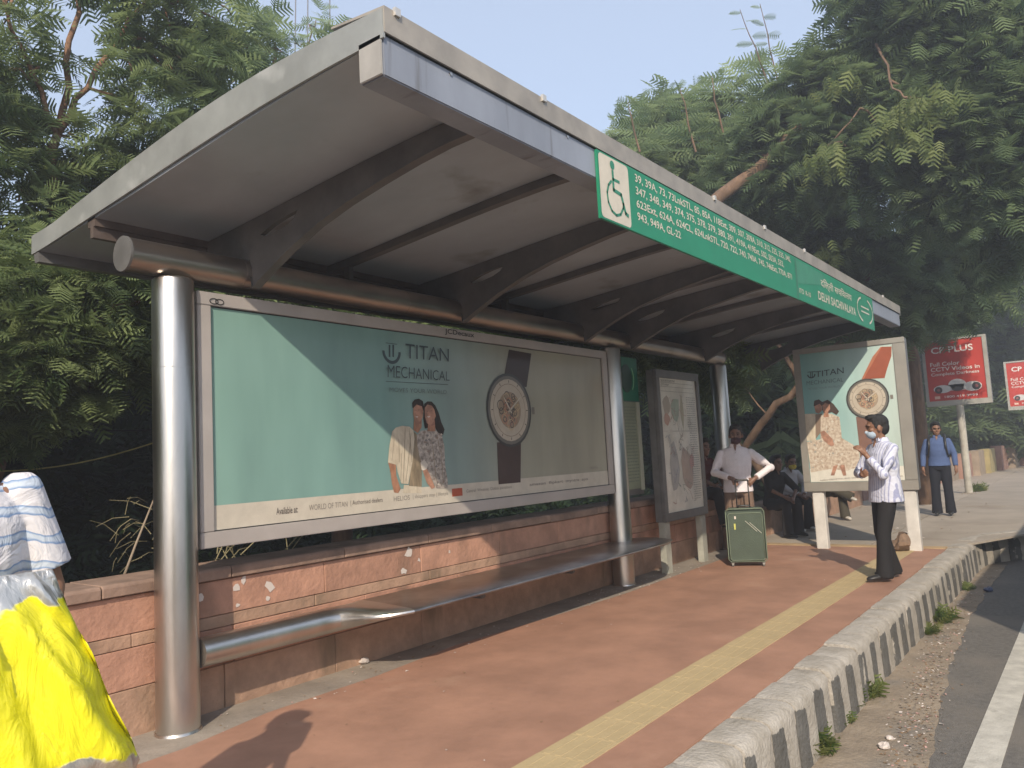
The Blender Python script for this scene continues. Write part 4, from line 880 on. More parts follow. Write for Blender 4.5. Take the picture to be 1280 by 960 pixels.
        if o.get('belt'):
            bl_ = MB(); eloft(bl_, [(J['pel']+V3(0, 0, .045), .166, .122), (J['pel']+V3(0, 0, .08), .163, .12)]); bl_.build('belt', BLACK, P)
    for S in 'RL':
        if 'an'+S not in J: continue
        a_ = J['an'+S]; td = Vector(o.get('toe'+S, (0, 1, 0))).normalized(); sh_ = MB(); r_ = td.cross(Vector((0, 0, 1)))
        z0 = a_.z-.062
        for (d_, w_, zt) in ((-.055, .036, .07), (.0, .038, .085), (.06, .043, .07), (.12, .044, .05), (.165, .034, .04)):
            pass
        rings = []
        for (d_, w_, zt) in ((-.075, .020, .045), (-.06, .035, .07), (.0, .038, .085), (.06, .044, .066), (.12, .046, .05), (.165, .036, .04), (.19, .016, .03)):
            cc_ = Vector((a_.x, a_.y, z0))+td*d_; rings.append([cc_+r_*w_*math.cos(q)+Vector((0, 0, max(0, zt*(.5+.5*math.sin(q))))) for q in [6.283*j/14 for j in range(14)]])
        sh_.loft(rings); sh_.tube([Vector((a_.x, a_.y, z0+.05)), Vector((a_.x, a_.y, z0+.09))], [.045, .042], 12)
        sh_.build('shoe', o.get('shoe', BLACK), P, smooth=True)
    return P
def stripes(name, base, c2, axis, freq, wid, bump=.25, c3=None):
    m = bpy.data.materials.new(name); m.use_nodes = True; N = m.node_tree.nodes; L = m.node_tree.links; b = N['Principled BSDF']; b.inputs['Roughness'].default_value = .85; b.inputs['Specular IOR Level'].default_value = .2
    tc = N.new('ShaderNodeTexCoord'); sp = N.new('ShaderNodeSeparateXYZ'); n = N.new('ShaderNodeTexNoise'); n.inputs['Scale'].default_value = 7; n.inputs['Detail'].default_value = 3
    L.new(tc.outputs['Object'], sp.inputs[0]); L.new(tc.outputs['Object'], n.inputs['Vector'])
    a = N.new('ShaderNodeMath'); a.operation = 'MULTIPLY_ADD'; a.inputs[1].default_value = freq; L.new(sp.outputs[axis], a.inputs[0])
    b2 = N.new('ShaderNodeMath'); b2.operation = 'MULTIPLY'; b2.inputs[1].default_value = .9; L.new(n.outputs[0], b2.inputs[0]); L.new(b2.outputs[0], a.inputs[2])
    fr = N.new('ShaderNodeMath'); fr.operation = 'FRACT'; L.new(a.outputs[0], fr.inputs[0])
    r = N.new('ShaderNodeValToRGB'); r.color_ramp.interpolation = 'LINEAR'; e = r.color_ramp.elements
    e[0].position = 0; e[0].color = tuple(base)+(1,); e[1].position = 1; e[1].color = tuple(base)+(1,)
    w_ = wid
    for p, c in ((.5-w_, base), (.5-w_*.8, c2), (.5-w_*.35, c3 or c2), (.5+w_*.35, c3 or c2), (.5+w_*.8, c2), (.5+w_, base)): q = e.new(p); q.color = tuple(c)+(1,)
    L.new(fr.outputs[0], r.inputs[0]); L.new(r.outputs[0], b.inputs['Base Color'])
    n2 = N.new('ShaderNodeTexNoise'); n2.inputs['Scale'].default_value = 11; n2.inputs['Detail'].default_value = 3; n2.inputs['Distortion'].default_value = 1.5; L.new(tc.outputs['Object'], n2.inputs['Vector'])
    bp = N.new('ShaderNodeBump'); bp.inputs['Strength'].default_value = bump*2; bp.inputs['Distance'].default_value = .03; L.new(n2.outputs[0], bp.inputs['Height']); L.new(bp.outputs[0], b.inputs['Normal']); return m
def cloth(name, c, bump=.5): 
    return mat(name, c, .85, 0, .12, 8, bump=bump, bscale=9, spec=.2)
TR_BLACK = cloth('black_trouser_cloth', (.022, .021, .022)); TR_KHAKI = cloth('khaki_trouser_cloth', (.20, .135, .10)); TR_OLIVE = cloth('olive_trouser_cloth', (.07, .062, .045)); TR_NAVY = cloth('dark_navy_cloth', (.018, .02, .028))
SH_WHITE = cloth('white_shirt_cloth', (.74, .69, .71)); SH_BLUE = cloth('blue_shirt_cloth', (.085, .13, .27)); SH_STRIPE = stripes('pale_lilac_striped_cloth', (.58, .60, .70), (.32, .34, .50), 0, 36, .16)
MASKB = cloth('pale_blue_mask', (.42, .52, .62), .2); MASKK = cloth('dark_mask', (.07, .035, .04), .2); MASKY = cloth('yellow_mask', (.62, .5, .06), .2)
def stand(lean=0):
    return dict(pel=(0, 0, .94), chest=(0, .0, 1.24), neck=(0, -.01, 1.43), head=(0, .02, 1.565), shR=(.172, -.01, 1.35), shL=(-.172, -.01, 1.35), hipR=(.085, 0, .90), hipL=(-.085, 0, .90),
                knR=(.10, .02, .48), knL=(-.10, .02, .48), anR=(.11, -.01, .085), anL=(-.11, -.01, .085), elR=(.23, -.03, 1.09), elL=(-.23, -.03, 1.09), wrR=(.24, .06, .86), wrL=(-.24, .06, .86))
# man in striped shirt, arms folded, one hand raised to his chest
J = stand(); J.update(anR=(.14, -.10, .085), anL=(-.08, .15, .085), knL=(-.08, .12, .49), knR=(.11, .02, .48), hipL=(-.08, .02, .90), head=(0, .035, 1.575), elR=(.24, .13, 1.10), wrR=(.0, .245, 1.09), elL=(-.22, .16, 1.09), wrL=(-.10, .25, 1.30))
person('person', 'man in pale striped shirt, dark trousers and blue face mask, arms crossed beside the kerb', (8.95, 1.90, 0), (-.72, .69), J,
       dict(shirt=SH_STRIPE, trousers=TR_BLACK, mask=MASKB, hem=.80, look=(.38, .92, -.08), toeL=(.1, 1, 0), toeR=(.3, .95, 0), hdL=(.25, .55, .8), hnL=(.9, .2, -.3), htL=(.2, -.2, .9), hdR=(-.8, .45, .1), hnR=(0, -.6, .2), htR=(0, .3, 1), curl=.6, vox=.007, skin=SKIN, girth=1.12, tw=.98, sleeveL=.9, sleeveR=.9))
# man in white shirt with the suitcase
J = stand(); J.update(head=(-.02, .03, 1.60), neck=(0, -.01, 1.455), chest=(0, 0, 1.25), elR=(.28, .06, 1.13), wrR=(.06, .29, 1.05), elL=(-.42, -.08, 1.16), wrL=(-.205, .09, 1.03), shR=(.182, 0, 1.365), shL=(-.182, 0, 1.365))
person('person', 'man in white shirt and dark mask standing behind the green suitcase, hand on hip', (9.94, 3.87, 0), (-.93, -.37), J,
       dict(shirt=SH_WHITE, trousers=TR_KHAKI, mask=MASKK, hem=.87, look=(.05, 1, -.02), hdR=(-.25, .9, -.25), hnR=(0, -.3, -1), htR=(-.9, -.2, 0), hdL=(.75, .1, -.6), hnL=(.4, -.5, -.5), htL=(.2, .9, .2), curl=.7, vox=.008, skin=SKIND, girth=1.06, belt=True, buttons=True, sleeveR=.90, sleeveL=.93))
# man in blue shirt further along
J = stand(); J.update(wrR=(.27, .04, .86), wrL=(-.26, .05, .86), elR=(.25, -.02, 1.10), elL=(-.25, -.02, 1.10), head=(0, .02, 1.575))
bm_ = person('person', 'man in blue shirt with black backpack straps standing before the cream sign post', (16.3, 2.50, 0), (-.98, -.1), J,
       dict(shirt=SH_BLUE, trousers=TR_NAVY, look=(-.25, .97, -.1), belt=True, hem=.90, vox=.011, skin=SKIN, girth=1.05, hdR=(0, 0, -1), hdL=(0, 0, -1), hnR=(-1, 0, 0), hnL=(1, 0, 0), htR=(0, 1, 0), htL=(0, 1, 0)))
bp_ = empty('backpack', (16.3, 2.50, 0), math.atan2(-.1, -.98)-math.pi/2, 'black backpack worn by the man in the blue shirt', 'backpack')
MB().box(-.15, -.34, .98, .15, -.15, 1.40).build('bag_body', TR_NAVY, bp_, bevel=.05, seg=3)
for x in (-1, 1): MB().tube([(x*.11, -.16, 1.36), (x*.125, -.06, 1.46), (x*.13, .08, 1.40), (x*.135, .13, 1.25), (x*.16, .08, 1.08), (x*.17, -.10, 1.02)], [.02, .022, .022, .02, .014, .01], 8).build('strap', BLACK, bp_, smooth=True)
# seated figures
def sit(): return dict(pel=(0, 0, .60), chest=(0, .06, .90), neck=(0, .10, 1.09), head=(0, .15, 1.22), shR=(.165, .09, 1.02), shL=(-.165, .09, 1.02), hipR=(.09, .02, .56), hipL=(-.09, .02, .56), knR=(.11, .42, .56), knL=(-.11, .42, .56), anR=(.11, .40, .15), anL=(-.11, .40, .15), elR=(.23, .20, .82), elL=(-.23, .20, .82), wrR=(.10, .38, .70), wrL=(-.10, .38, .70))
GS = 'people sitting on the stone ledge in the shade'
VESTW = cloth('greyish_white_cloth', (.50, .49, .52)); DKC = cloth('charcoal_cloth', (.03, .028, .03))
J = sit(); J.update(wrR=(.02, .42, .66), wrL=(-.03, .44, .66), head=(0, .20, 1.21))
person('person', 'seated man in white shirt and yellow mask leaning forward on the shaded ledge', (13.6, 4.45, -.07), (-.62, -.78), J, dict(shirt=VESTW, trousers=DKC, mask=MASKY, hem=.56, look=(.1, 1, -.15), vox=.011, skin=SKIND, shoe=mat('white_sock_shoe', (.55, .53, .5), .7), group=GS))
J = sit(); J.update(elL=(-.24, .28, .80), wrL=(.0, .46, .66), anR=(.15, .46, .15))
person('person', 'seated man in dark clothes half hidden behind the man in the white shirt', (12.75, 4.40, -.07), (-.5, -.86), J, dict(shirt=DKC, trousers=DKC, hem=.56, vox=.011, skin=SKIND, sleeve=.6, group=GS))
J = sit(); J.update(anR=(.10, .56, .22), knR=(.10, .44, .60))
person('person', 'seated person in dark clothes glimpsed between map board and far pillar', (10.62, 4.72, .24), (-.35, -.93), J, dict(shirt=cloth('maroon_cloth', (.10, .03, .03)), trousers=DKC, hem=.56, vox=.011, skin=SKIND, sleeve=.45, shoe=mat('cream_shoe', (.5, .42, .33), .6), group=GS))
J = sit(); J.update(anL=(-.12, .48, .15), knR=(.08, .42, .66), anR=(-.16, .66, .50), wrR=(.1, .4, .74))
person('person', 'seated man in olive trousers seen under the standing poster panel', (15.6, 4.38, -.07), (-.75, -.66), J, dict(shirt=cloth('brown_cloth', (.12, .09, .07)), trousers=TR_OLIVE, hem=.56, vox=.012, skin=SKIND, shoe=mat('pale_sandal', (.5, .46, .4), .6), group=GS))
# ---------------------------------------------------------------- suitcase
SCM = mat('green_suitcase_fabric', (.072, .098, .072), .8, 0, .2, 6, bump=.3, bscale=90); PIPE = mat('suitcase_piping', (.16, .20, .14), .6)
sc = empty('suitcase', (9.51, 3.65, 0), math.atan2(-.37, -.93)-math.pi/2, 'dark green upright suitcase with raised handle in front of the man in white', 'suitcase')
MB().box(-.225, -.13, .055, .225, .11, .70).build('case_body', SCM, sc, bevel=.035, seg=4)
MB().box(-.205, .112, .075, .205, .132, .655).build('front_pocket', SCM, sc, bevel=.009, seg=3)
MB().tube([(-.200, .134, .10), (-.200, .134, .62), (-.18, .134, .645), (.18, .134, .645), (.200, .134, .62), (.200, .134, .10), (.18, .134, .08), (-.18, .134, .08), (-.200, .134, .10)], .0045, 6).build('zip_piping', PIPE, sc, smooth=True)
MB().tube([(.225, -.02, .67), (.225, .11, .66), (.225, .112, .09), (.20, .112, .06), (-.20, .112, .06), (-.225, .112, .09), (-.225, .11, .66), (-.2, .105, .695), (.2, .105, .695), (.225, .11, .66)], .006, 6).build('edge_piping', PIPE, sc, smooth=True)
for k in (0, 1): MB().tube([(.02+.05*k-.07, .136, .53+.02*k), (-.11+.05*k-.07, .136, .40+.02*k)][::-1], .0035, 5).build('zip_line', mat('pale_zip', (.5, .5, .42), .4), sc)
MB().box(.115, .134, .45, .135, .137, .52).build('luggage_tag', mat('yellow_tag', (.5, .5, .12), .6), sc)
MB().box(.105, .134, .575, .125, .137, .61).build('label_tag', PAPER, sc)
for x in (-.09, .06): MB().tube([(x+.02, -.06, .69), (x+.02, -.06, 1.02)], .008, 10).build('handle_rod', BLACK, sc, smooth=True)
MB().tube([(-.075, -.06, 1.02), (-.06, -.06, 1.035), (.07, -.06, 1.035), (.085, -.06, 1.02)], .014, 10).build('handle_grip', BLACK, sc, smooth=True)
MB().tube([(-.08, -.0, .70), (-.06, -.0, .725), (.06, -.0, .725), (.08, -.0, .70)], .011, 8).build('carry_handle', BLACK, sc, smooth=True)
for x in (-.18, .18):
    for y in (-.09, .085): MB().tube([(x-.012, y, .025), (x+.012, y, .025)], .025, 14).box(x-.016, y-.016, .03, x+.016, y+.016, .06).build('wheel', mat('grey_wheel', (.2, .19, .17), .5), sc, smooth='auto')
# ---------------------------------------------------------------- near man at the left with the yellow bag
SH_BS = stripes('white_tee_with_blue_stripes', (.66, .64, .66), (.17, .27, .46), 2, 12.0, .20, c3=(.50, .56, .64))
J = stand(); J.update(shR=(.185, 0, 1.40), shL=(-.185, 0, 1.40), elR=(.27, .02, 1.10), wrR=(.20, .22, .94), head=(.035, .03, 1.575), neck=(.012, 0, 1.44), elL=(-.27, .0, 1.1), wrL=(-.2, .2, .95))
NP = (.835, 2.66, .04); NF = (-.12, -.99)
person('person', 'man in white and blue striped shirt at the left edge, holding a yellow bag', NP, NF, J, dict(shirt=SH_BS, trousers=cloth('grey_trouser_cloth', (.10, .10, .11)), sleeve=.40, hem=.82, vox=.007, girth=1.08, skin=SKIN, hnR=(-1, 0, 0), htR=(0, 1, 0), hdR=(-.1, .3, -1), curl=.9))
bg = empty('carrier_bag', (0, 0, 0), 0, 'bright yellow and silver plastic carrier bag held at the left edge', 'bag')
def bagm():
    m = bpy.data.materials.new('yellow_plastic'); m.use_nodes = True; N = m.node_tree.nodes; L = m.node_tree.links; b = N['Principled BSDF']; b.inputs['Roughness'].default_value = .32
    tc = N.new('ShaderNodeTexCoord'); sp = N.new('ShaderNodeSeparateXYZ'); n = N.new('ShaderNodeTexNoise'); n.inputs['Scale'].default_value = 6; n.inputs['Detail'].default_value = 4; L.new(tc.outputs['Object'], n.inputs['Vector']); L.new(tc.outputs['Object'], sp.inputs[0])
    a = N.new('ShaderNodeMath'); a.operation = 'MULTIPLY_ADD'; a.inputs[1].default_value = .22; L.new(n.outputs[0], a.inputs[0]); L.new(sp.outputs[2], a.inputs[2])
    r = N.new('ShaderNodeValToRGB'); r.color_ramp.interpolation = 'LINEAR'; e = r.color_ramp.elements; Y = (.80, .74, .02, 1); S = (.62, .61, .58, 1)
    mr = N.new('ShaderNodeMapRange'); mr.inputs[1].default_value = .74; mr.inputs[2].default_value = 1.36; L.new(a.outputs[0], mr.inputs[0])
    e[0].position = 0; e[0].color = Y; e[1].position = 1; e[1].color = S
    for p, c in ((.03, Y), (.04, S), (.15, S), (.165, Y), (.86, Y), (.875, S)): q = e.new(p); q.color = c
    L.new(mr.outputs[0], r.inputs[0]); L.new(r.outputs[0], b.inputs['Base Color'])
    sc_ = N.new('ShaderNodeSeparateColor'); L.new(r.outputs[0], sc_.inputs[0]); mt = N.new('ShaderNodeMapRange'); mt.inputs[1].default_value = .3; mt.inputs[2].default_value = .5; mt.inputs[4].default_value = .7; L.new(sc_.outputs['Blue'], mt.inputs[0]); L.new(mt.outputs[0], b.inputs['Metallic'])
    n2 = N.new('ShaderNodeTexNoise'); n2.inputs['Scale'].default_value = 5; n2.inputs['Detail'].default_value = 4; n2.inputs['Distortion'].default_value = 1.2; mp = N.new('ShaderNodeMapping'); mp.inputs['Scale'].default_value = (2.2, 2.2, .8); L.new(tc.outputs['Object'], mp.inputs[0]); L.new(mp.outputs[0], n2.inputs['Vector'])
    bp = N.new('ShaderNodeBump'); bp.inputs['Strength'].default_value = .55; bp.inputs['Distance'].default_value = .04; L.new(n2.outputs[0], bp.inputs['Height']); L.new(bp.outputs[0], b.inputs['Normal']); return m
BAGM = bagm()
rings = []; rows = 30; cols = 56; bc = Vector((.86, 2.27, 0)); bu = Vector((.83, -.10, 0)).normalized(); bn_ = Vector((bu.y, -bu.x, 0))
m_ = MB()
for i in range(rows):
    f = i/(rows-1); z = .70+.53*f; hw = .30-.18*f**1.1; th = .10*(1-f)**.6*min(1, .35+f*6)+.018
    rg_ = []
    for j in range(cols):
        t = 6.28318*j/cols; c, s = math.cos(t), math.sin(t)
        x = hw*c*(1+.0); y = th*(abs(s)**.7)*(1 if s >= 0 else -1)
        p = Vector((x, y, z)); wv = noise.noise(Vector((x*10/(1.15-f), (2 if s > 0 else 5), z*1.6-x*3)))*.045+noise.noise(Vector((x*26, (3 if s > 0 else 7), z*6)))*.011
        fa = math.atan2(x+.09, .62-(z-.70)); y += (.020*math.sin(fa*15+2*noise.noise(Vector((x*4, z*3, 2))))+.011*math.sin(fa*37+1))*(1 if s > 0 else -1)*min(1, (1.02-f)*2.2); y += .55*wv*(.7+f*.5)*(1 if s > 0 else -1); x *= 1+.05*noise.noise(Vector((z*5, c*2, 1)))
        zz = z+(.05*(c*c)*(1-f)**3)*1.0+.02*noise.noise(Vector((c*3, s*3, 9)))*(f < .1)
        rg_.append(tuple(bc+bu*(x-.03*f)+bn_*y+Vector((0, 0, zz-.10*(c+.2)*(1-f)*.5))))
    rings.append(rg_)
m_.loft(rings); m_.build('bag_body', BAGM, bg, smooth=True)
for yy in ():
    q = bc+bn_*yy+Vector((0, 0, 0)); tp = [q+bu*x+Vector((0, 0, z)) for x, z in ((-.09, 1.20), (-.075, 1.255), (-.05, 1.285), (-.02, 1.285), (.01, 1.255), (.03, 1.20))]
    MB().tube(tp, [.006]*6, 8).build('bag_handle', mat('silver_plastic', (.6, .59, .56), .3), bg, smooth=True)
for k, z in enumerate((.93, .90)):
    pass
# ================================================================ SMALL THINGS
sx_ = MB(); 
st_o = MB(); st_o.ball((0, 0, .09), (.17, .13, .12), 14, 0, 9)
for i, v in enumerate(st_o.v): q = Vector(v); st_o.v[i] = tuple(q*(1+.55*noise.noise(q*8)+.2*noise.noise(q*22)))
o = st_o.build('rock', mat('brown_rock', (.27, .18, .12), .9, 0, .4, 8, bump=.6), None, smooth='auto', loc=tuple(at(1127, 690, 2, 0)+Vector((.15, .02, 0)))); tag(o, 'brown lump of rock beside the foot of the right poster post', 'rock')
for k, (p, lab) in enumerate((((1236, 739), 'dark blue crumpled wrapper lying on the shaded road'), )):
    q = at(*p, 2, RZ); w_ = MB(); w_.ball((0, 0, .02), (.09, .05, .025), 12, 0, 7)
    for i, v in enumerate(w_.v): a = Vector(v); w_.v[i] = tuple(a*(1+.5*noise.noise(a*30)))
    tag(w_.build('wrapper', mat('blue_wrapper', (.05, .07, .14), .4), None, loc=tuple(q)), lab, 'wrapper')
for p, s, lab, cat in (((456, 829), .05, 'crumpled white paper lying at the foot of the wall under the bench', 'paper'), ((1107, 936), .05, 'white crumpled cup lying in the gutter near the kerb', 'cup'), ((1113, 925), .035, 'small torn white paper in the gutter behind the crumpled cup', 'paper')):
    q = at(*p, 2, RZ if p[0] > 1000 else 0); w_ = MB(); w_.ball((0, 0, s*.4), (s, s*.7, s*.45), 10, 0, 7)
    for i, v in enumerate(w_.v): a = Vector(v); w_.v[i] = tuple(a*(1+.5*noise.noise(a*25)))
    tag(w_.build('paper_scrap' if cat == 'paper' else 'paper_cup', PAPER, None, loc=tuple(q)), lab, cat)
# weeds along the kerb foot
for p, s, lab in (((1012, 935), 1.3, 'largest grass tuft at the kerb foot, nearest the camera'), ((1052, 905), .7, 'small thin grass tuft just past the largest one'), ((1078, 872), 1.15, 'grass tuft with trailing stems against the striped kerb'), ((1178, 775), 1.2, 'bushy green weed at the kerb foot before the shaded road'), ((1160, 792), .8, 'low yellowish weed beside the bushy kerb weed'), ((1208, 737), .8, 'dry grass tuft at the edge of the road shadow'), ((1222, 614), 1.6, 'grass tuft around the base of the cream sign post')):
    z = RZ if p[0] != 1222 else 0; q = at(*p, 2, z); n = int(70*s)
    P_ = np.tile([q.x, q.y, z], (n, 1))+np.c_[RNG.normal(0, .085*s, n), RNG.normal(0, .035*s, n), np.zeros(n)]
    D = RNG.normal(0, .55, (n, 3)); D[:, 2] = .35+RNG.random(n)*.7
    o = leaf_object('weed_tuft', *fronds(P_, D, .11*s*(.5+RNG.random(n)*.8), 4, RNG.random(n)), GRASSM); tag(o, lab, 'weed', 'weeds growing along the kerb')
# ropes, wires and sticks beyond the wall
def strand(name, pts, r, m, label, cat): tag(MB().tube(pts, r, 6).build(name, m, None, smooth=True), label, cat)
a, b = dp(-60, 590, 6.6), dp(215, 546, 7.2); strand('rope', [a.lerp(b, t)+Vector((0, 0, -.10*math.sin(math.pi*t))) for t in np.linspace(0, 1, 12)], .007, mat('yellow_rope', (.38, .34, .12), .7), 'yellowish rope strung in front of the dark thicket at left', 'rope')
a, b = dp(-60, 526, 7.4), dp(230, 536, 7.4); strand('cable', [a.lerp(b, t)+Vector((0, 0, -.05*math.sin(math.pi*t))) for t in np.linspace(0, 1, 10)], .009, BLACK, 'black cable sagging above the yellow rope', 'cable')
strand('stick', [dp(152, 728, 6.0), dp(170, 680, 6.1), dp(192, 625, 6.3)], [.012, .010, .007], mat('dry_stick', (.30, .24, .18), .8), 'pale dry stick leaning behind the wall beside the first pillar', 'stick')
tw = MB(); rg = random.Random(8)
for i in range(16):
    a = dp(rg.uniform(262, 360), rg.uniform(690, 712), 6.1+rg.random()); d = Vector((rg.uniform(-.4, .4), rg.uniform(-.2, .2), rg.uniform(.0, .35))); tw.tube([a, a+d*.5+Vector((0, 0, .03)), a+d], [.006, .005, .002], 4)
for i in range(26):
    a = dp(rg.uniform(140, 200), rg.uniform(620, 700), 6.3+rg.random()*.6); d = Vector((rg.uniform(-.3, .3), rg.uniform(-.2, .2), rg.uniform(-.2, .2))); tw.tube([a, a+d*.5+Vector((0, 0, .03)), a+d], [.004, .003, .0015], 4)
o = tw.build('dry_twigs', mat('dry_twig', (.26, .23, .13), .8), None); o['kind'] = 'stuff'; tag(o, 'tangle of dry twigs showing between wall and billboard', 'twigs')
for i, (px_, ytop) in enumerate(((368, -40), (384, -40), (413, -40))):
    a = dp(px_, 140, 26); b = dp(px_+(2, 1, -1)[i], ytop, 26); strand('wire', [a, b], .022, mat('grey_wire', (.12, .12, .13), .6), ('leftmost of the three thin upright wires above the roof edge', 'middle of the three thin upright wires above the roof edge', 'rightmost of the three thin upright wires above the roof edge')[i], 'wire')
# far boundary of leaning stone blocks
bw = empty('boundary_wall', (0, 0, 0), 0, 'low far wall of pinkish and yellowish stone blocks before the bushes', 'wall')
PK = mat('pink_block', (.36, .21, .16), .9, 0, .3, 3, bump=.4, mix=.5); YB = mat('yellowish_block', (.40, .33, .16), .9, 0, .3, 3, bump=.4, mix=.4); GBK = mat('grey_tan_block', (.34, .27, .20), .9, 0, .3, 3, bump=.4, mix=.4)
x = 20.0; i = 0
while x < 52:
    L_ = random.uniform(1.5, 2.3); y = 4.75-.10*(x-20); h = random.uniform(.75, .95); m_ = MB(); t = random.uniform(-.04, .04)
    m_.prism([(x+.02, -.05), (x+L_-.03, -.05), (x+L_-.03+t, h+random.uniform(-.05, .05)), (x+.02+t, h)], 1, y, y+.35); m_.build('stone_block', (PK, GBK, YB, PK, GBK)[i % 5], bw, bevel=.02); x += L_; i += 1
# unseen bus added just outside the frame as guessed source of the road shade
bs = empty('bus', (0, 0, 0), 0, 'unseen green city bus, added to cast the shade on the road', 'bus')
BG = mat('bus_green', (.03, .20, .09), .35, 0, .1, 2, coat=.4); GLS = mat('dark_bus_glass', (.02, .025, .03), .08)
Bx0, Bx1, By0, By1 = 5.6, 17.6, -3.55, -1.0
MB().box(Bx0, By0, RZ+.32, Bx1, By1, 2.82).build('body', BG, bs, bevel=.14, seg=4)
for k in range(7): MB().box(Bx0+.9+1.38*k, By1-.02, .95, Bx0+2.12+1.38*k, By1+.012, 2.0).build('window', GLS, bs, bevel=.02)
MB().box(Bx0-.012, By0+.35, .95, Bx0+.02, By1-.35, 2.1).build('rear_window', GLS, bs, bevel=.03)
for x in (Bx0+2.4, Bx1-2.6):
    for y in (By0+.12, By1-.14): m_ = MB(); m_.tube([(x, y-.13, RZ+.48), (x, y+.15, RZ+.48)], .48, 28); wh = m_.build('wheel', RUB, bs, smooth='auto'); MB().tube([(x, y+.10, RZ+.48), (x, y+.165, RZ+.48)], [.26, .22], 20).build('rim', STEEL, wh, smooth='auto')
# ================================================================ TREES AND THICKET
def cl(*specs): return [(tuple(dp(a, b, d)), r, k*(.5 if b < 130 and a < 480 else 1)) for a, b, d, r, k in specs]
G0 = lambda px, d: tuple(Vector((dp(px, 600, d).x, dp(px, 600, d).y, -.3)))
P = lambda px, py, d: tuple(dp(px, py, d))
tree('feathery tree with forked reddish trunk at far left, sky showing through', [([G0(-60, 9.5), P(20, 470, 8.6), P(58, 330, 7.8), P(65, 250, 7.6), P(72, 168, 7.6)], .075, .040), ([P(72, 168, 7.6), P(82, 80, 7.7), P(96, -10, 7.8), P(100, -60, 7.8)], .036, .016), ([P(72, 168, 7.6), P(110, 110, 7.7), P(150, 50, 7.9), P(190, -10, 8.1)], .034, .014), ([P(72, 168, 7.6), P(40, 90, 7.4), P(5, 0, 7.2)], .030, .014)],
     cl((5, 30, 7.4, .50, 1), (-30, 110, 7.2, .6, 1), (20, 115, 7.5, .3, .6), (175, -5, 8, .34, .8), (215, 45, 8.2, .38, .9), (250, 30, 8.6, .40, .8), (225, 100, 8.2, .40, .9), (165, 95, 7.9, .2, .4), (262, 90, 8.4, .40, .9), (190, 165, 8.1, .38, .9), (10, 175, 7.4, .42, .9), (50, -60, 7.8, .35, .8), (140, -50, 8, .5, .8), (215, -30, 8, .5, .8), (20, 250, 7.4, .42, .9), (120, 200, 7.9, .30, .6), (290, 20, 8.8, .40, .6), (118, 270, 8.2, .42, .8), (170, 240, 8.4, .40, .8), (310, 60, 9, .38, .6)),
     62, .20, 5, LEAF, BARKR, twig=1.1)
tree('low leafy tree overhanging the wall left of the first pillar', [([(.2, 6.9, -.3), P(-60, 500, 6.6), P(40, 420, 6.5)], .07, .04), ([P(40, 420, 6.5), P(110, 395, 6.4), P(170, 380, 6.5)], .03, .012)],
     cl((30, 370, 6.4, .45, 1), (105, 350, 6.5, .38, 1), (165, 365, 6.8, .28, .8), (75, 430, 6.3, .34, 1), (10, 460, 6.2, .32, .8), (135, 435, 6.6, .26, .8), (165, 440, 6.9, .24, .7), (30, 520, 6.5, .20, .5), (70, 310, 6.9, .42, .9), (-30, 410, 6.2, .45, 1), (150, 310, 7.4, .35, .8), (110, 490, 6.5, .16, .4)),
     105, .165, 5, LEAF, twig=.9)
tree('pale green feathery tree behind, poking above the roof at left', [([G0(330, 13), P(330, 250, 13), P(345, 60, 13)], .10, .03), ([P(330, 200, 13), P(385, 70, 13)], .04, .015)],
     cl((330, 60, 13, .45, .6), (368, 55, 13, .4, .5), (405, 48, 13.2, .35, .3), (300, 95, 12.6, .5, .7), (345, 105, 13, .5, .7), (260, 130, 12.5, .6, .9), (395, 25, 13.2, .25, .15), (312, 25, 13, .3, .25), (290, 180, 12.6, .7, 1), (370, 120, 13, .6, .8), (240, 70, 12.6, .4, .4), (430, 90, 13, .4, .4)),
     42, .26, 5, LEAFP, twig=1.0)
tree('pale feathery tree rising behind the middle of the roof', [([G0(820, 17), P(825, 400, 17), P(835, 200, 17)], .10, .04), ([P(830, 280, 17), P(780, 215, 17)], .04, .02)],
     cl((785, 180, 17, .55, .7), (825, 158, 17, .6, .7), (862, 135, 17, .6, .7), (800, 215, 16.5, .6, 1), (855, 195, 16.5, .7, 1), (905, 165, 16.6, .7, .9), (840, 250, 16.5, .8, 1), (900, 230, 16.5, .8, 1), (768, 188, 17, .3, .3), (925, 125, 16.6, .6, .6), (890, 290, 16.4, .8, 1), (945, 200, 16, .7, .9)),
     80, .32, 5, LEAFP, twig=1.0)
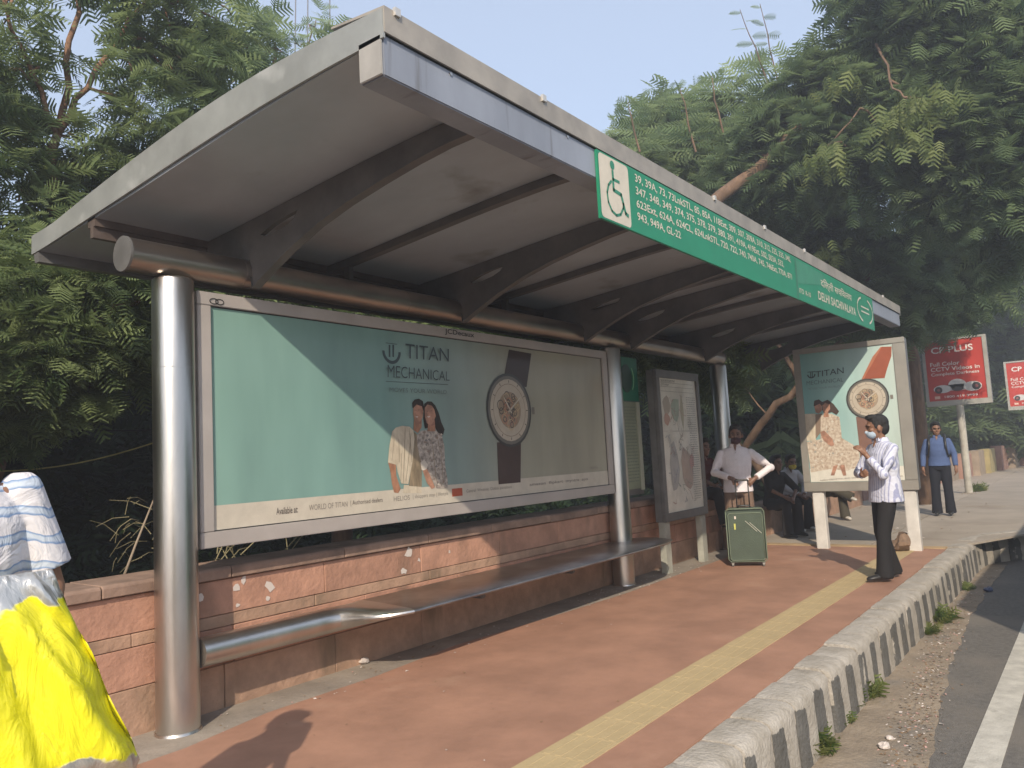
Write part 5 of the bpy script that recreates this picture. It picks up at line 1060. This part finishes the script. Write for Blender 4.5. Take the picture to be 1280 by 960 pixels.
def shoot_tree():
    r = empty('tree', (0, 0, 0), 0, 'thin upright leafy shoots standing clear against the sky above the right trees', 'tree', 'trees behind the bus stop')
    m_ = MB(); Ps = []; Ds = []; Ss = []
    for pts in (((985, 200), (965, 120), (945, 60), (925, 12)), ((990, 200), (978, 130), (962, 60), (950, 5)), ((1010, 150), (1025, 90), (1035, 60)), ((870, 190), (858, 140), (850, 110)), ((1045, 110), (1060, 70), (1085, 40)), ((800, 190), (790, 150), (785, 128)), ((905, 170), (893, 125), (890, 95))):
        q = [dp(a, b, 14.5) for a, b in pts]; branchy(m_, q, .022, .006, 5, .02)
        nf = 15
        for i in range(nf):
            t = (i+.5)/nf*(len(q)-1); k = int(t); p = q[k].lerp(q[min(k+1, len(q)-1)], t-k); s = 1 if i % 2 else -1
            d = CR*s*1.0+CU*.30+Vector((random.gauss(0, .2), random.gauss(0, .2), -.05)); Ps.append(tuple(p)); Ds.append(tuple(d)); Ss.append(random.uniform(.36, .55)*(1.1-.6*t/(len(q)-1)))
    m_.build('trunk', BARK, r); leaf_object('crown', *fronds(np.array(Ps), np.array(Ds), np.array(Ss), 6, np.clip(RNG.normal(.3, .15, len(Ps)), 0, 1)), LEAFP, r)
shoot_tree()
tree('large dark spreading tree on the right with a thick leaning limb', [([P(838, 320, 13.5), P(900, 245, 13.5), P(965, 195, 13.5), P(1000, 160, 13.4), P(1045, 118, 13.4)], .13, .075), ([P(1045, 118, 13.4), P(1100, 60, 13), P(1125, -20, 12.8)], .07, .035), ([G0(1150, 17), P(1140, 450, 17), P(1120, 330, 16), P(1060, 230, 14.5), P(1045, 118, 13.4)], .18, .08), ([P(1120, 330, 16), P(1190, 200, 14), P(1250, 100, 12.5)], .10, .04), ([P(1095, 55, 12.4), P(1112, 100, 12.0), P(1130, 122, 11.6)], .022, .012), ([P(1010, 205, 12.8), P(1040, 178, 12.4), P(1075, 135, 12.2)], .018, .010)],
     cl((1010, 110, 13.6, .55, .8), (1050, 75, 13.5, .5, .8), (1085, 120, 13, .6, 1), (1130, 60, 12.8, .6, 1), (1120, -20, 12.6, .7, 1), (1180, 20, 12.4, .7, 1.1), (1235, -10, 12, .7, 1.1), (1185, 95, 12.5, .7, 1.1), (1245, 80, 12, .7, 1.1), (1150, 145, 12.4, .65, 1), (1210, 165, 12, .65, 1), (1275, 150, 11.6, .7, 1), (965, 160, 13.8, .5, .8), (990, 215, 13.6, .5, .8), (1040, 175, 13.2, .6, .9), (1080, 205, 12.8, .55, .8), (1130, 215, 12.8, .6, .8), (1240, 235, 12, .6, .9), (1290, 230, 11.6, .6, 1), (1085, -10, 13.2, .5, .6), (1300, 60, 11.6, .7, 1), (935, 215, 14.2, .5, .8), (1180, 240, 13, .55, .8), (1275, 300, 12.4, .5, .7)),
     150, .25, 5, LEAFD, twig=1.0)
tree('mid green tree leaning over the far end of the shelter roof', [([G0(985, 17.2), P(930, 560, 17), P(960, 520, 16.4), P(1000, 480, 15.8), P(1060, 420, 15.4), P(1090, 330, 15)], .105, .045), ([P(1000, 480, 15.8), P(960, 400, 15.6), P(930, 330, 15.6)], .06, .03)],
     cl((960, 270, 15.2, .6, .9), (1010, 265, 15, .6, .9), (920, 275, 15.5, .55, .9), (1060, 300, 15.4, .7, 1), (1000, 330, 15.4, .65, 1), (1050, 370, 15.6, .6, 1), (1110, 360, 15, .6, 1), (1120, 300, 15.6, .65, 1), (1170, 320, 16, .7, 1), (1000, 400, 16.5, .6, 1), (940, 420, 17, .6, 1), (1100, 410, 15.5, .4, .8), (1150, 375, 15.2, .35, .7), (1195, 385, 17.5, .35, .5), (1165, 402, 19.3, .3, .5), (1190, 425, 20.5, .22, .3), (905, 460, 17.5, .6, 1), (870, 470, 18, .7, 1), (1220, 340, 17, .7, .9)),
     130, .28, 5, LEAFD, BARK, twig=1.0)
def yellow():
    Ps = []; Ds = []; Ss = []
    for (a, b, d, n, s) in ((1130, 140, 11.4, 60, .26), (1160, 125, 11.4, 50, .26), (1025, 195, 12.4, 50, .26), (1045, 108, 12.6, 36, .24), (1035, 315, 13.8, 26, .24), (1150, 170, 11.4, 26, .24)):
        c = dp(a, b, d)
        for i in range(n): Ps.append(tuple(c+Vector((random.gauss(0, .20), random.gauss(0, .20), random.gauss(0, .10))))); Ds.append((random.gauss(0, .28), random.gauss(0, .28), -1)); Ss.append(s*random.uniform(.7, 1.3))
    return np.array(Ps), np.array(Ds), np.array(Ss)
r = empty('tree', (0, 0, 0), 0, 'drooping yellow green leaf tassels hanging from the dark right tree', 'tree', 'trees behind the bus stop')
leaf_object('crown', *fronds(*yellow(), 4), LEAFY, r)
tree('leafy green tree behind the red sign boards at the far right', [([G0(1240, 34), P(1240, 470, 34), P(1245, 380, 34)], .25, .1)],
     cl((1150, 470, 36, 1.4, .9), (1190, 500, 33, 1.2, 1), (1225, 490, 33, 1.2, 1), (1260, 470, 33, 1.3, 1), (1215, 440, 34, 1.4, 1), (1265, 420, 34, 1.5, 1), (1285, 380, 33, 1.6, 1), (1240, 395, 34, 1.3, 1), (1185, 455, 35, 1.3, 1), (1290, 500, 33, 1.3, 1), (1225, 525, 32, .9, .9), (1260, 525, 32, .9, .9), (1180, 530, 32, .9, .9), (1250, 340, 30, 1.3, .9), (1210, 370, 30, 1.2, .9), (1290, 320, 28, 1.4, .9)),
     150, .62, 4, LEAFD)
tree('dense unseen tree left of the view, added to shade the thicket behind the wall', [([(-.6, 7.2, -.3), (-.5, 7.6, 3.2), (-.4, 8, 4.6)], .15, .08)], [((-.8, 6.6, 1.6), 1.2, 1), ((.3, 7.0, 3.2), 1.1, 1), ((-1.5, 7.5, 3.6), 1.3, 1), ((-.6, 8.2, 1.8), 1.2, 1), ((.6, 8.0, 2.4), .9, 1), ((-2.2, 6.0, 2.4), 1.2, 1), ((-.2, 6.4, .8), .8, 1), ((-2.4, 8, 5.0), 1.4, 1.3), ((-.6, 8.1, 5.2), 1.4, 1.3), ((1.0, 8.2, 5.4), 1.2, 1.2), ((-1.6, 8, 6.4), 1.3, 1.2), ((.4, 8.3, 6.4), 1.2, 1), ((-3.6, 7.6, 3.8), 1.4, 1.2), ((-4.6, 7.4, 5.2), 1.4, 1)], 110, .34, 4, LEAFD)  # out-of-view tree, added and shaped to keep sun off the low thicket
tree('broad shady tree behind the billboard, leaves peeping over it', [([G0(420, 9.5), P(425, 480, 9.5), P(430, 380, 9.5)], .14, .08)],
     cl((230, 360, 8.6, .45, .9), (300, 365, 9, .5, 1), (380, 380, 9.2, .5, 1), (460, 390, 9.6, .55, 1), (550, 400, 10, .6, 1), (650, 415, 10.5, .6, 1), (740, 425, 11, .65, 1), (830, 440, 12, .7, 1), (870, 450, 13, .7, 1), (240, 300, 9, .7, 1), (350, 310, 9.5, .8, 1), (200, 420, 8.4, .4, .6)),
     80, .26, 4, LEAF)
def wood(name, label, xr, yr, zr, n, size, m, kind='stuff', seed=1, tint=.4, pairs=3):
    rg = np.random.default_rng(seed); P_ = np.c_[rg.uniform(*xr, n), rg.uniform(*yr, n), rg.uniform(0, 1, n)]
    top = zr[1]*(.72+.28*np.sin(P_[:, 0]*.9)*np.sin(P_[:, 0]*.37+1)+.12*np.sin(P_[:, 0]*2.3)); P_[:, 2] = zr[0]+(top-zr[0])*P_[:, 2]
    D = rg.normal(size=(n, 3)); D[:, 1] -= .8; D[:, 2] -= .2
    o = leaf_object(name, *fronds(P_, D, size*(.6+.8*rg.random(n)), pairs, np.clip(rg.normal(tint, .22, n), 0, 1)), m); o['kind'] = kind; tag(o, label); return o
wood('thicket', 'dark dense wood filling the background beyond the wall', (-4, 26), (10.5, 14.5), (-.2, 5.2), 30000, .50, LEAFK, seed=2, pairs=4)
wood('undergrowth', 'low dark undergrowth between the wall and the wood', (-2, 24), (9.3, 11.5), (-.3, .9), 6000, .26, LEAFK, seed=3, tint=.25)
wood('far_thicket', 'distant dark wood closing the view at the right', (20, 62), (6.6, 10), (-.2, 6.6), 13000, .95, LEAFD, seed=4)
wood('far_wood', 'far off wood at the end of the road', (60, 66), (-10, 12), (-.2, 7), 2500, 1.6, LEAFD, seed=6)
o = sheet('wooded_slope', [(-40, 16), (80, 16), (80, 60), (-40, 60)], -.4, 3.2, SOIL)
# thin city haze filling the air round the whole place
hz = MB().box(-430, -430, -2.2, 630, 430, 16).build('haze', mat('haze_air', (1, 1, 1)), None); hz['kind'] = 'stuff'; tag(hz, 'thin pale haze in the air')
hm = MATS['haze_air']; N = hm.node_tree.nodes; L = hm.node_tree.links; N.remove(N['Principled BSDF']); pv = N.new('ShaderNodeVolumePrincipled'); pv.inputs['Color'].default_value = (.92, .94, 1, 1); pv.inputs['Density'].default_value = .008; pv.inputs['Anisotropy'].default_value = .35
L.new(pv.outputs[0], N['Material Output'].inputs['Volume'])
